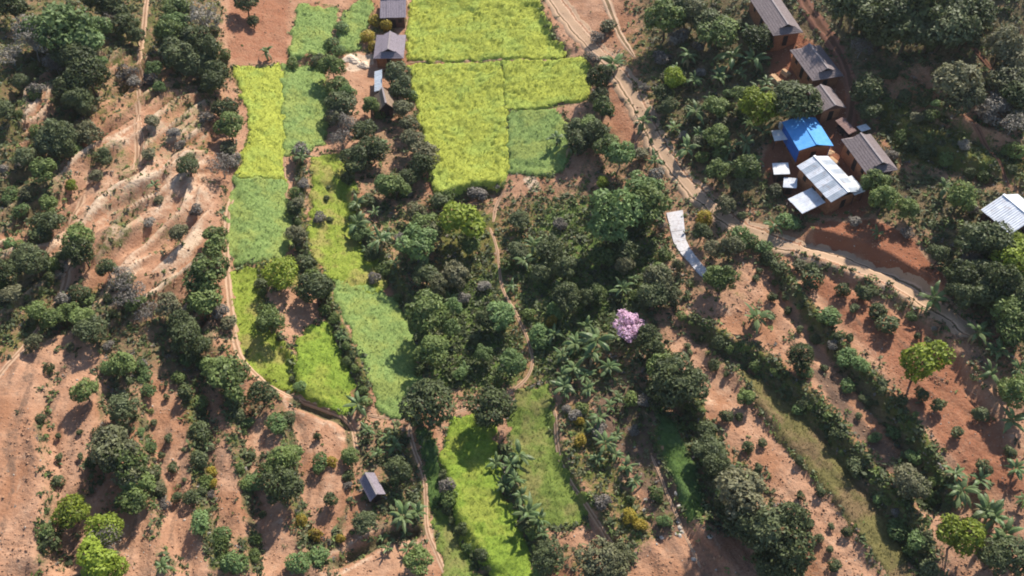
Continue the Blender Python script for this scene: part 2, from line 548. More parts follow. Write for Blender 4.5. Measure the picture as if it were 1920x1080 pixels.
# ground cover: channel, weight, softness px, outline.  a0 green a1 olive a2 litter | b0 red b1 pale b2 brown dirt
COVER = [
    ('a2', 0.8, 10, '1440,705 1500,735 1560,790 1620,860 1680,930 1730,1010 1760,1094 1725,1094 1690,1010 1640,930 1580,850 1520,785 1450,730'),
    ('a2', 0.65, 14, '1450,480 1500,560 1580,650 1660,740 1740,840 1790,930 1800,980 1750,940 1690,860 1610,760 1530,660 1460,560'),
    ('a0', 0.75, 30, '800,520 930,500 990,720 800,740'),
    ('a0', 0.68, 30, '1000,380 1180,360 1250,480 1190,620 1040,640 960,520'),
    ('a1', 0.8, 20, '820,380 920,400 950,620 870,660 830,520'),
    ('a0', 0.5, 25, '700,360 830,400 780,560 720,480'),
    ('a2', 0.46, 40, '640,330 690,230 760,130 830,385 930,362 1060,318 1110,120 1185,160 1295,350 1450,450 1270,610 1230,790 1040,745 1000,725 790,745 765,560 690,480'),
    ('a1', 0.52, 40, '780,380 1200,340 1260,480 1200,720 1020,740 830,740 790,560'),
    ('a0', 0.62, 22, '960,540 1070,580 1130,640 1030,720 980,640'),
    ('a0', 0.62, 16, '1060,430 1120,450 1100,490 1060,480'),
    ('a0', 0.5, 20, '830,620 960,640 970,720 820,730'),
    ('a2', 0.72, 50, '1180,-60 1960,-60 1960,730 1790,570 1700,430 1600,420 1450,440 1290,335 1195,180'),
    ('a1', 0.85, 30, '1620,150 1760,220 1930,300 1930,360 1800,330 1690,300 1640,240'),
    ('a1', 0.45, 30, '1180,20 1260,80 1300,330 1220,240 1150,100'),
    ('b1', 0.3, 14, '1860,-10 1930,-10 1930,60 1870,50'),
    ('a2', 0.66, 45, '-60,-60 430,-60 440,170 380,190 290,120 200,140 150,300 90,440 -60,460'),
    ('a1', 0.45, 30, '-60,-60 430,-60 440,190 330,330 300,200 150,260 -60,330'),
    ('a2', 0.6, 35, '-60,470 60,470 160,560 260,560 420,620 425,700 360,730 250,700 120,640 20,640 -60,620'),
    ('a2', 0.55, 25, '170,650 270,640 420,640 440,720 340,760 330,700 280,700 260,860 190,760'),
    ('a1', 0.5, 20, '-20,620 70,560 100,640 0,720'),
    ('a2', 0.5, 20, '460,740 560,760 540,860 470,880'),
    ('a2', 0.55, 25, '640,790 780,800 800,980 700,1000 660,900'),
    ('a1', 0.55, 25, '700,800 770,800 830,950 790,1000 720,960'),
    ('a1', 0.62, 16, '1040,760 1120,740 1170,900 1240,1010 1170,1030 1100,950 1055,860'),
    ('b2', 0.8, 22, '1130,700 1230,740 1260,890 1300,990 1230,1010 1170,880 1120,780'),
    ('a1', 0.4, 22, '1130,720 1230,760 1250,880 1290,980 1230,1000 1170,860'),
    ('a2', 0.62, 20, '1210,770 1330,800 1380,900 1500,1090 1390,1090 1320,980 1270,880'),
    ('b0', 0.5, 25, '1270,990 1380,980 1430,1090 1290,1090'),
    ('b2', 0.5, 18, '1250,570 1340,610 1480,760 1620,930 1740,1090 1690,1090 1560,900 1430,730 1290,640'),
    ('a2', 0.6, 10, '1420,450 1460,470 1500,560 1580,660 1700,800 1760,900 1800,960 1740,960 1640,840 1520,690 1450,560'),
    ('b2', 0.72, 16, '1560,690 1640,800 1740,900 1740,960 1650,880 1560,770 1500,680'),
    ('b0', 0.6, 22, '1470,480 1560,515 1700,590 1790,660 1930,880 1930,960 1800,900 1720,800 1650,700 1560,600'),
    ('b0', 0.95, 8, '1515,432 1560,415 1640,405 1700,436 1772,530 1762,548 1640,494 1540,456'),
    ('b0', 0.85, 14, '1470,30 1510,60 1590,150 1610,230 1590,290 1660,330 1640,400 1500,410 1430,340 1450,240 1500,210 1430,140'),
    ('b0', 0.5, 10, '1145,160 1170,160 1200,260 1180,290 1150,230'),
    ('b0', 0.55, 14, '428,-20 548,-20 545,115 540,124 424,124'),
    ('b1', 0.95, 6, '642,98 690,98 700,120 680,134 650,130'),
    ('b1', 0.85, 6, '985,335 1012,330 1020,352 1000,362'),
    ('b1', 0.8, 6, '1236,448 1252,460 1265,490 1250,492'),
    ('a1', 0.6, 8, '697,12 710,30 745,46 735,64 705,66 690,100 676,96 690,46'),
    ('b1', 0.42, 40, '180,280 330,250 420,330 410,470 330,430 230,440 150,470 100,430'),
    ('b1', 0.28, 16, '1262,622 1310,642 1440,800 1560,940 1640,1090 1490,1090 1420,860 1320,780'),
    ('b1', 0.25, 16, '-20,680 90,650 70,780 90,900 70,1090 -20,1090'),
    ('b1', 0.3, 14, '290,730 350,770 362,900 320,960 300,880'),
    ('b1', 0.3, 10, '530,760 590,780 640,830 620,960 560,900'),
    ('a1', 0.35, 10, '430,480 460,640 545,745 560,735 470,665'),
    ('a1', 0.45, 12, '660,525 740,545 730,575 650,560'),
]
CLEAR = [(0.9, 10, '1470,30 1510,60 1590,150 1610,230 1590,290 1650,330 1640,370 1610,400 1500,405 1440,345 1436,290 1450,240 1500,210 1440,140'),
         (0.95, 8, '1515,432 1560,415 1640,405 1700,436 1772,530 1762,548 1640,494 1540,456'),
         (0.95, 6, '1250,634 1282,622 1330,662 1372,716 1420,788 1482,852 1524,892 1562,932 1602,990 1650,1090 1500,1090 1522,1020 1482,960 1440,885 1400,862 1362,830 1322,790 1308,730'),
         (0.85, 8, '1390,500 1440,495 1472,545 1505,605 1545,655 1605,725 1650,790 1690,860 1640,850 1590,790 1530,720 1500,650 1440,590 1390,550'),
         (0.9, 8, '1465,482 1560,515 1700,590 1790,670 1880,780 1930,880 1930,940 1850,900 1780,880 1720,790 1650,690 1590,630 1530,570'),
         (0.92, 6, '-20,690 95,650 66,770 84,900 64,1090 -20,1090'), (0.9, 8, '98,730 170,660 182,800 165,900 112,940 96,860'), (0.85, 8, '100,950 180,905 215,880 220,930 150,960 130,1010 110,1040'),
         (0.92, 6, '272,740 300,726 332,762 354,830 358,905 350,935 376,1000 392,1090 340,1090 302,1000 302,920 292,850 276,790'),
         (0.9, 6, '402,850 426,842 447,900 456,960 462,1010 440,1010 420,940'), (0.85, 6, '464,778 500,774 526,812 518,842 480,850 454,822'),
         (0.92, 6, '532,758 600,780 634,792 642,850 650,905 650,965 622,1010 590,960 560,920 566,880 558,830'), (0.85, 6, '490,940 522,940 520,1000 532,1090 495,1090'),
         (0.85, 8, '630,1070 680,1045 700,1060 690,1090 630,1090'), (0.2, 12, '240,380 330,250 410,340 400,470 330,440 300,540 260,480'), (0.9, 8, '428,-20 548,-20 545,115 540,124 424,124'),
         (0.85, 8, '1145,160 1170,160 1200,260 1180,290 1150,230'), (0.85, 10, '1230,1010 1400,1000 1450,1090 1180,1090'), (0.8, 8, '1050,985 1108,965 1130,1000 1100,1030 1060,1020'),
         (0.6, 12, '40,170 100,140 90,230 40,280'), (0.8, 8, '500,545 560,560 612,590 570,620 545,660 520,610')]
# terrace banks: outline (walked down the picture), step height m, +1 = upper ground lies on the walker's left-hand side in plan
BANKS = [
    ('1235,640 1255,720 1312,800 1340,900 1440,1060', 1.3, 'r', 0.9),
    ('1300,640 1380,722 1440,792 1520,880 1602,1000 1660,1085', 0.5, 'r', 0.15),
    ('1262,585 1340,640 1420,682 1470,722 1512,760 1560,810 1602,862 1640,910 1690,970 1722,1030 1750,1088', 1.6, 'r', 0.85),
    ('1440,470 1480,552 1540,632 1620,722 1700,822 1750,905 1780,970', 1.7, 'r', 0.85),
    ('1460,468 1560,510 1660,552 1745,622 1800,690 1880,800', 0.8, 'r', 0.3),
    ('1505,440 1600,466 1700,514 1775,562', 1.5, 'r', 0.0),
    ('650,335 662,400 700,470 760,560 790,640 792,720', 1.4, 'r', 0.9),
    ('562,285 556,430 592,520 642,640 692,765', 1.1, 'r', 0.85),
    ('490,490 500,600 546,680 558,745', 0.8, 'r', 0.5),
    ('838,870 836,930 880,1020 935,1085', 1.0, 'r', 0.8),
    ('945,830 962,930 1004,1010 1012,1085', 1.0, 'r', 0.8),
    ('1036,760 1052,870 1112,965 1182,1062', 1.0, 'r', 0.6),
    ('1215,770 1258,900 1305,1000 1370,1085', 0.7, 'r', 0.15),
    ('100,680 72,780 96,880 92,1000 76,1085', 1.1, 'l', 0.3),
    ('182,690 192,800 165,900 112,960 104,1085', 1.1, 'l', 0.3),
    ('288,710 268,800 300,900 312,1000 330,1085', 1.2, 'l', 0.5),
    ('362,720 372,800 376,900 394,1000 440,1085', 1.2, 'l', 0.8),
    ('442,740 456,850 460,950 482,1085', 1.1, 'l', 0.65),
    ('540,770 548,850 560,950 598,1075', 1.0, 'l', 0.6),
    ('428,330 420,440 432,560 446,660 500,722 560,748', 1.0, 'l', 0.25),
    ('600,765 640,775 655,850 640,950 620,1040', 0.8, 'l', 0.6),
    ('820,376 880,358 945,352', 1.2, 't', 0.9),
    ('545,116 612,110', 0.9, 't', 0.2),
    ('1640,190 1720,270 1880,335', 1.0, 'r', 0.6),
    ('1660,140 1760,220 1920,290', 1.0, 'r', 0.5),
    ('1000,0 1030,60 1070,105', 0.8, 'r', 0.2),
    ('0,560 60,520 160,470', 0.9, 't', 0.4),
]
TRENCH = ['622,1058 680,1026 735,1000 790,994', '556,752 600,768 640,786 652,806', '770,120 930,114 1060,109', '941,118 953,250 955,330']

xs_f = np.arange(-122, 122.01, 0.36)
ys_f = np.arange(42, 202.01, 0.36)


def graded(a, lo, hi):
    g, s = [], 0.6
    x = a[0]
    while x > lo:
        x -= s
        s *= 1.22
        g.append(x)
    left = g[::-1]
    g, s, x = [], 0.6, a[-1]
    while x < hi:
        x += s
        s *= 1.22
        g.append(x)
    return np.concatenate([left, a, g])


GX = graded(xs_f, -520, 520)
GY = graded(ys_f, -260, 620)
X, Y = np.meshgrid(GX, GY)
Z0 = base_h(X, Y)
U, V, DEP = project(X, Y, Z0)
U = np.where(DEP < 5, -9999, U)
NU = (vnoise(X / 1.7, Y / 1.7, 3) - 0.5)
NV = (vnoise(X / 1.7, Y / 1.7, 4) - 0.5)
LU = U + NU * 12 + (vnoise(X / 6, Y / 6, 5) - 0.5) * 22
LV = V + NV * 10 + (vnoise(X / 6, Y / 6, 6) - 0.5) * 16
HT = Z0.copy()
HT += (fbm(X / 9, Y / 9, 11, 4) - 0.5) * 0.9 + (fbm(X / 2.2, Y / 2.2, 12, 3) - 0.5) * 0.5 + (vnoise(X / .55, Y / .55, 13) - .5) * 0.1
cov = {k: np.zeros_like(X) for k in ('a0', 'a1', 'a2', 'b0', 'b1', 'b2')}
outside = (U < -60) | (U > 1980) | (V < -60) | (V > 1140)
far = fbm(X / 30, Y / 30, 31, 3)
cov['a2'] = np.where(outside, sstep(0.4, 0.6, far) * 0.7, 0.0)
cov['a1'] = np.where(outside, sstep(0.55, 0.4, far) * 0.5, 0.0)
# gullied slope on the left: ribs running down to the valley, light and shade partly in the cover
gp = poly_sd(U, V, P('-40,60 250,60 430,150 420,330 425,700 300,640 -40,640'))
gm = sstep(-10, 60, gp)
acr = X * 0.90 - Y * 0.42
alo = X * 0.42 + Y * 0.90
wob_g = vnoise(X / 9, Y / 9, 44)
rn = 1 - np.abs(2 * fbm(acr / 3.0 + 1.5 * wob_g, alo / 24, 41, 3) - 1)
HT += gm * (rn - 0.7) * 4.6
rn2 = 1 - np.abs(2 * vnoise(acr / 1.15 + 1.2 * wob_g, alo / 12, 46) - 1)
HT += gm * (rn2 - 0.5) * 1.1 * (0.5 + vnoise(X / 6, Y / 6, 49))
cov['b1'] += gm * (sstep(0.74, 0.94, rn) * 0.5 + sstep(0.7, 0.97, rn2) * 0.25)  # rib crests painted paler, as if catching the sun
cov['a2'] += gm * sstep(0.58, 0.36, rn) * 0.6  # hollows darkened: painted shade together with scrub litter
cov['a1'] += gm * sstep(0.5, 0.75, fbm(X / 7, Y / 7, 47, 3)) * 0.45

bank_lines = []
for pts, step, up, veg in BANKS:
    ln_px = smooth_line(P(pts), 14)
    wx, wy = plan(ln_px[:, 0], ln_px[:, 1])
    ln = np.c_[wx, wy]
    bank_lines.append((ln_px, ln, step, up, veg))
    x0, y0 = ln.min(0) - 9
    x1, y1 = ln.max(0) + 9
    ix = np.where((GX > x0) & (GX < x1))[0]
    iy = np.where((GY > y0) & (GY < y1))[0]
    sl = np.ix_(iy, ix)
    wob = (vnoise(X[sl] / 2.5, Y[sl] / 2.5, 61) - 0.5) * 1.0
    d, s, al = line_sd(X[sl], Y[sl], [tuple(p) for p in ln])
    # walking down the picture = towards the camera (-y): right of the picture is on the walker's left, s > 0
    s_up = {'r': 1, 'l': -1, 't': 1}[up]
    if up == 't' and ln[-1, 0] < ln[0, 0]:
        s_up = -1
    sd = d * s * s_up + wob * 0.4
    fade = sstep(0, 0.10, al) * sstep(1.0, 0.90, al)
    off = 0.5 * step * 1.7 * np.clip(sd / 0.8, -1, 1) * np.exp(-np.maximum(np.abs(sd) - 0.8, 0) / 3.0)
    HT[sl] += off * fade
    bm_ = np.exp(-(sd / 1.1) ** 2) * fade
    cov['a2'][sl] = np.maximum(cov['a2'][sl], bm_ * 0.9 * min(1, veg + 0.25))
    cov['a1'][sl] = np.maximum(cov['a1'][sl], np.exp(-((sd - 0.9) / 1.4) ** 2) * fade * 0.75 * veg)
    if up in 'lr':
        cov['a0'][sl] = np.maximum(cov['a0'][sl], np.exp(-((sd - 0.3) / 1.1) ** 2) * fade * 0.45 * veg * sstep(0.3, 0.6, vnoise(X[sl] / 5, Y[sl] / 5, 62)))
for pts in TRENCH[:2]:
    ln_px = smooth_line(P(pts), 10)
    wx, wy = plan(ln_px[:, 0], ln_px[:, 1])
    ln = list(zip(wx, wy))
    x0, x1, y0, y1 = min(wx) - 5, max(wx) + 5, min(wy) - 5, max(wy) + 5
    sl = np.ix_(np.where((GY > y0) & (GY < y1))[0], np.where((GX > x0) & (GX < x1))[0])
    d, s, al = line_sd(X[sl], Y[sl], ln)
    HT[sl] -= 1.7 * np.exp(-(d / 0.85) ** 2) * sstep(0, .08, al) * sstep(1, .92, al)
    cov['a2'][sl] = np.maximum(cov['a2'][sl], np.exp(-(d / 1.0) ** 2) * 0.95)
    cov['b1'][sl] = np.maximum(cov['b1'][sl], np.exp(-((d - 1.7) / 0.5) ** 2) * 0.5)

for ch, wgt, soft, pts in COVER:
    sd = poly_sd(LU, LV, P(pts))
    cov[ch] = np.maximum(cov[ch], wgt * sstep(-soft, soft, sd))
# old contour lines: low worn banks, dry grass and darker earth drawn out along the slope
for pts, ax_, ay_, sc in (('1225,600 1460,440 1960,640 1960,1140 1200,1140', 0.87, 0.49, 3.0), ('-60,620 440,620 560,740 640,800 640,1140 -60,1140', 1.0, 0.12, 2.6),
                          ('-60,330 150,300 430,440 440,640 -60,640', 0.9, -0.42, 2.6), ('1600,100 1960,100 1960,420 1660,340', 0.8, 0.6, 3.0), ('1010,720 1240,720 1420,1140 1040,1140', 0.95, 0.3, 2.2)):
    m = sstep(-20, 40, poly_sd(U, V, P(pts)))
    ac_, al_ = X * ax_ + Y * ay_, -X * ay_ + Y * ax_
    wv = vnoise(X / 11, Y / 11, 201) * 1.3
    st1 = fbm(ac_ / sc + wv, al_ / 26, 202, 3)
    st2 = fbm(ac_ / (sc * .45) + wv, al_ / 12, 203, 3)
    HT += m * ((st1 - .5) * 1.1 + (st2 - .5) * 0.45)
    cov['a1'] = np.maximum(cov['a1'], m * sstep(0.52, 0.74, st1) * (0.32 if ax_ == 1.0 else 0.45))
    cov['b2'] = np.maximum(cov['b2'], m * sstep(0.52, 0.75, st2) * 0.5)
    cov['b1'] = np.maximum(cov['b1'], m * sstep(0.5, 0.28, st2) * 0.32)
m_ = 1 - 0.6 * sstep(-20, 20, poly_sd(LU, LV, P('1620,150 1760,130 1930,260 1930,360 1800,345 1690,310 1630,240')))
cov['a2'] *= m_
for wgt, soft, pts in CLEAR:
    m = 1 - wgt * sstep(-soft, soft, poly_sd(LU, LV, P(pts)))
    for ch in ('a0', 'a1', 'a2'):
        cov[ch] *= m
# furrows hoed across the bare terraces
fur = np.zeros_like(X)
for pts, ang, sp in (('1262,622 1310,642 1440,800 1560,940 1640,1090 1490,1090 1420,860 1320,780', 0.35, 0.85),
                     ('-20,680 100,650 80,780 96,900 90,1090 -20,1090', 1.2, 0.9),
                     ('1460,480 1560,510 1700,590 1850,760 1930,940 1800,900 1650,700', 0.6, 1.0),
                     ('290,730 350,770 362,900 320,960 390,1090 330,1090', 0.2, 1.0),
                     ('1380,490 1440,500 1560,680 1640,790 1560,770 1480,640', 0.5, 0.95)):
    m = sstep(0, 10, poly_sd(U, V, P(pts)))
    q = X * math.cos(ang) + Y * math.sin(ang) + (vnoise(X / 3, Y / 3, 71) - .5) * 1.2
    fur += m * (np.sin(q * 2 * math.pi / sp) * 0.07 * (0.4 + vnoise(X / 4, Y / 4, 73)) + (vnoise(X / .5, Y / .5, 74) - .5) * 0.14)
HT += fur
FIELD_POLY = [P(f[2]) for f in FIELDS]
for fp in FIELD_POLY:
    sd = poly_sd(U, V, fp)
    m = sstep(-3, 3, sd)
    for k in cov:
        cov[k] = cov[k] * (1 - 0.75 * m)
    edge = sstep(-16, -3, sd) * sstep(6, 0, sd)
    cov['a1'] = np.maximum(cov['a1'], edge * 0.5 * vnoise(X / 3, Y / 3, 97) * 1.5)
    cov['a0'] = np.maximum(cov['a0'], edge * 0.4 * vnoise(X / 2.5, Y / 2.5, 98) * 1.5)
    cov['a0'] = np.maximum(cov['a0'], sstep(0, 8, sd) * 0.8)

ny, nx = X.shape
idx = np.arange(nx * ny).reshape(ny, nx)
quads = np.stack([idx[:-1, :-1], idx[:-1, 1:], idx[1:, 1:], idx[1:, :-1]], -1).reshape(-1, 4)
cl = {k: np.clip(v, 0, 1).ravel() for k, v in cov.items()}
gme = mesh_np('ground', np.c_[X.ravel(), Y.ravel(), HT.ravel()], quads.ravel(), np.full(len(quads), 4),
              {'cover_a': np.c_[cl['a0'], cl['a1'], cl['a2']], 'cover_b': np.c_[cl['b0'], cl['b1'], cl['b2']]}, smooth=True)
ground = link('ground', gme, None, M['ground'])
tag(ground, 'terraced valley hillside of orange soil and scrub', kind='structure')


def gz(x, y):
    """height of the finished ground mesh"""
    x = np.asarray(x, float)
    y = np.asarray(y, float)
    i = np.clip(np.searchsorted(GX, x) - 1, 0, nx - 2)
    j = np.clip(np.searchsorted(GY, y) - 1, 0, ny - 2)
    fx = (x - GX[i]) / (GX[i + 1] - GX[i])
    fy = (y - GY[j]) / (GY[j + 1] - GY[j])
    return (HT[j, i] * (1 - fx) * (1 - fy) + HT[j, i + 1] * fx * (1 - fy) + HT[j + 1, i] * (1 - fx) * fy + HT[j + 1, i + 1] * fx * fy)


def cover_at(ch, x, y):
    i = np.clip(np.searchsorted(GX, x) - 1, 0, nx - 2)
    j = np.clip(np.searchsorted(GY, y) - 1, 0, ny - 2)
    return np.clip(cov[ch][j, i], 0, 1)


# ------------------------------------------------------------------ haze
hn = NT('thin morning haze')
pv = hn.n('ShaderNodeVolumePrincipled')
pv.inputs['Color'].default_value = (0.86, 0.90, 0.96, 1)
pv.inputs['Density'].default_value = 0.00007
pv.inputs['Anisotropy'].default_value = 0.2
ho = hn.n('ShaderNodeOutputMaterial')
hn.l(pv.outputs[0], ho.inputs['Volume'])
hx0, hx1, hy0, hy1 = float(GX[0]) - 15, float(GX[-1]) + 15, float(GY[0]) - 15, float(GY[-1]) + 15
hz0, hz1 = float(HT.min()) - 1.0, max(float(HT.max()) + 18, CAMH + 2.0)
hm = bpy.data.meshes.new('haze')
hm.from_pydata([(x, y, z) for z in (hz0, hz1) for x, y in ((hx0, hy0), (hx1, hy0), (hx1, hy1), (hx0, hy1))], [],
               [(3, 2, 1, 0), (4, 5, 6, 7), (0, 1, 5, 4), (1, 2, 6, 5), (2, 3, 7, 6), (3, 0, 4, 7)])
haze = bpy.data.objects.new('haze', hm)
COL.objects.link(haze)
hm.materials.append(hn.m)
haze['kind'] = 'stuff'
haze['label'] = 'thin pale haze over the valley'

# ------------------------------------------------------------------ tracks and paths
PATHS = [P(t) for t in TRENCH[:2]] + [P('1258,396 1263,428 1268,452 1285,480 1318,519'), P('1272,396 1278,428 1284,452 1298,478 1330,515')]


def near_path(u, v, d):
    u, v = np.asarray(u, float), np.asarray(v, float)
    m = np.zeros(u.shape, bool)
    for ln in PATHS:
        m |= line_sd(u, v, ln)[0] < d
    return m


def ribbon(name, pts, w0, w1, mat, label, ruts=False, lift=0.05, kind='structure'):
    PATHS.append(P(pts))
    lp = smooth_line(P(pts), 8)
    wx, wy = plan(lp[:, 0], lp[:, 1])
    ln = smooth_line(np.c_[wx, wy], 0.5)
    t = np.gradient(ln, axis=0)
    t /= np.linalg.norm(t, axis=1)[:, None] + 1e-9
    nrm = np.c_[-t[:, 1], t[:, 0]]
    k = len(ln)
    al = np.linspace(0, 1, k)
    n = 13 if ruts else 7
    ac = np.linspace(-1, 1, n)
    wid = (w0 + (w1 - w0) * al)[:, None] * (0.7 + 0.6 * fbm(np.arange(k) / 4.0, np.zeros(k), 81, 3))[:, None] / 2
    wid = wid * np.minimum(1, 0.4 + np.minimum(al, 1 - al) * k / 6)[:, None]
    px = ln[:, 0:1] + nrm[:, 0:1] * wid * ac
    py = ln[:, 1:2] + nrm[:, 1:2] * wid * ac
    pz = gz(px, py)
    pz = 0.5 * pz + 0.5 * pz.mean(1, keepdims=True)
    pz = np.maximum(pz, gz(px, py)) + lift
    if ruts:
        pz -= 0.07 * np.exp(-((np.abs(ac) - 0.5) / 0.16) ** 2)
    pz[:, 0] = gz(px[:, 0], py[:, 0]) - 0.06
    pz[:, -1] = gz(px[:, -1], py[:, -1]) - 0.06
    across = np.exp(-((np.abs(ac) - 0.48) / 0.17) ** 2) if ruts else np.exp(-(ac / 0.6) ** 2)
    ii = np.arange(k * n).reshape(k, n)
    q = np.stack([ii[:-1, :-1], ii[:-1, 1:], ii[1:, 1:], ii[1:, :-1]], -1).reshape(-1, 4)
    me = mesh_np(name, np.c_[px.ravel(), py.ravel(), pz.ravel()], q.ravel(), np.full(len(q), 4), {'across': np.tile(across, k)}, True)
    o = link(name, me, None, M[mat])
    tag(o, label, kind=kind)
    return o


ribbon('dirt_track', '1024,-30 1046,5 1075,45 1112,88 1148,125 1180,165 1206,215 1240,280 1290,345 1340,390 1400,430 1470,458 1560,484 1640,512 1700,538 1760,578 1822,632', 4.8, 4.2, 'track', 'rutted dirt track curving across the slope below the village', True)
ribbon('dirt_track', '1130,-20 1145,20 1165,70 1190,110', 2.4, 1.2, 'track', 'short rutted spur beside the main track')
ribbon('footpath', '277,-10 269,60 262,110 259,200 256,280 247,322', 1.1, 0.9, 'path', 'pale footpath straight down the left ridge')
ribbon('footpath', '262,210 268,270 262,322', 0.6, 0.6, 'path', 'thin second trail beside the ridge footpath')
ribbon('footpath', '142,488 118,540 90,585', 1.0, 0.9, 'path', 'upper pale stretch of the diagonal footpath')
ribbon('footpath', '72,612 45,650 0,702 -20,730', 0.9, 0.9, 'path', 'lower pale stretch of the diagonal footpath')
ribbon('footpath', '158,362 120,430 88,488', 1.1, 0.8, 'path', 'sandy trail along the edge of the eroded slope')
ribbon('footpath', '772,786 768,806 776,840 796,900 800,985 816,1030 840,1085', 0.85, 0.75, 'path', 'winding earth footpath from the fork down to the bottom edge')
ribbon('footpath', '772,786 730,782 690,776', 0.8, 0.6, 'path', 'short footpath along the foot of the green strip')
ribbon('footpath', '850,774 890,760 955,736 990,705 998,670 985,625 965,585 942,540 932,470 918,425', 0.75, 0.55, 'path', 'narrow footpath winding up through the trees')
ribbon('footpath', '925,415 930,385 942,358', 1.0, 0.7, 'path', 'orange path up to the corner of the rice field')
ribbon('footpath', '560,745 600,758 640,776 660,800 668,850', 0.8, 0.6, 'path', 'curved footpath under the lime crop patch')
ribbon('footpath', '442,335 427,400 424,470 431,560 447,660 492,712 548,746', 0.9, 1.2, 'path', 'bare earth edge walked along the outer fields')
ribbon('footpath', '1040,770 1052,870 1112,968 1178,1062', 0.7, 0.6, 'path', 'earth edge beside the pale grass strip')
ribbon('footpath', '1222,850 1256,930 1282,990 1316,1060', 0.5, 0.45, 'path', 'faint trail past the white stones')
ribbon('earth_lane', '1498,-20 1520,25 1560,75 1588,130 1598,185 1590,240', 2.8, 2.2, 'path_red', 'red earth lane behind the village houses')
ribbon('footpath', '1800,62 1830,95 1862,132', 1.0, 0.8, 'path_red', 'dim footpath in the dark upper corner')
ribbon('footpath', '1790,215 1850,270 1880,320 1895,350', 0.7, 0.7, 'path_red', 'dim footpath down to the metal roofed house')
ribbon('footpath', '767,118 850,115 940,113 1060,110', 0.5, 0.5, 'path', 'narrow earth bund between the two upper yellow fields')
ribbon('footpath', '528,128 533,220 534,330 540,380', 0.35, 0.35, 'path', 'thin pale bund between the yellow and green fields')
ribbon('footpath', '770,100 762,60 768,20 756,-10', 0.7, 0.7, 'path', 'earth path past the top houses beside the big rice field')

# concrete lane: separate slabs
lane = bpy.data.objects.new('concrete_lane', None)
COL.objects.link(lane)
lp = smooth_line(P('1265,396 1270,428 1275,452 1292,480 1325,519'), 4)
wx, wy = plan(lp[:, 0], lp[:, 1])
lane.location = (wx[0], wy[0], float(gz(wx[0], wy[0])))
tag(lane, 'white concrete lane half hidden among the trees', kind='structure')
ln = smooth_line(np.c_[wx, wy], 0.3)
cum = np.r_[0, np.cumsum(np.hypot(*np.diff(ln, axis=0).T))]
nslab = 7
for i in range(nslab):
    a, b = cum[-1] * i / nslab + 0.03, cum[-1] * (i + 1) / nslab - 0.03
    pa, pb = [np.array([np.interp(q, cum, ln[:, k]) for k in (0, 1)]) for q in (a, b)]
    nrs = []
    for q in (a, b):
        d_ = np.array([np.interp(q + 1.2, cum, ln[:, k]) - np.interp(q - 1.2, cum, ln[:, k]) for k in (0, 1)])
        d_ /= np.linalg.norm(d_)
        nrs.append(np.array([-d_[1], d_[0]]))
    h0, h1 = [1.35 - 0.6 * min(1, q / cum[-1] * 1.3) for q in (a, b)]
    cs = [pa + nrs[0] * h0, pa - nrs[0] * h0, pb - nrs[1] * h1, pb + nrs[1] * h1]
    vv = [(c[0], c[1], float(gz(c[0], c[1])) + dz) for dz in (0.16 + 0.02 * (i % 2), -0.3) for c in cs]
    v = [tuple(np.array(q) - np.array(lane.location)) for q in vv]
    me = bpy.data.meshes.new('concrete_slab')
    me.from_pydata(v, [], [(0, 1, 2, 3), (7, 6, 5, 4), (0, 4, 5, 1), (1, 5, 6, 2), (2, 6, 7, 3), (3, 7, 4, 0)])
    link('concrete_slab', me, lane, M['concrete'])

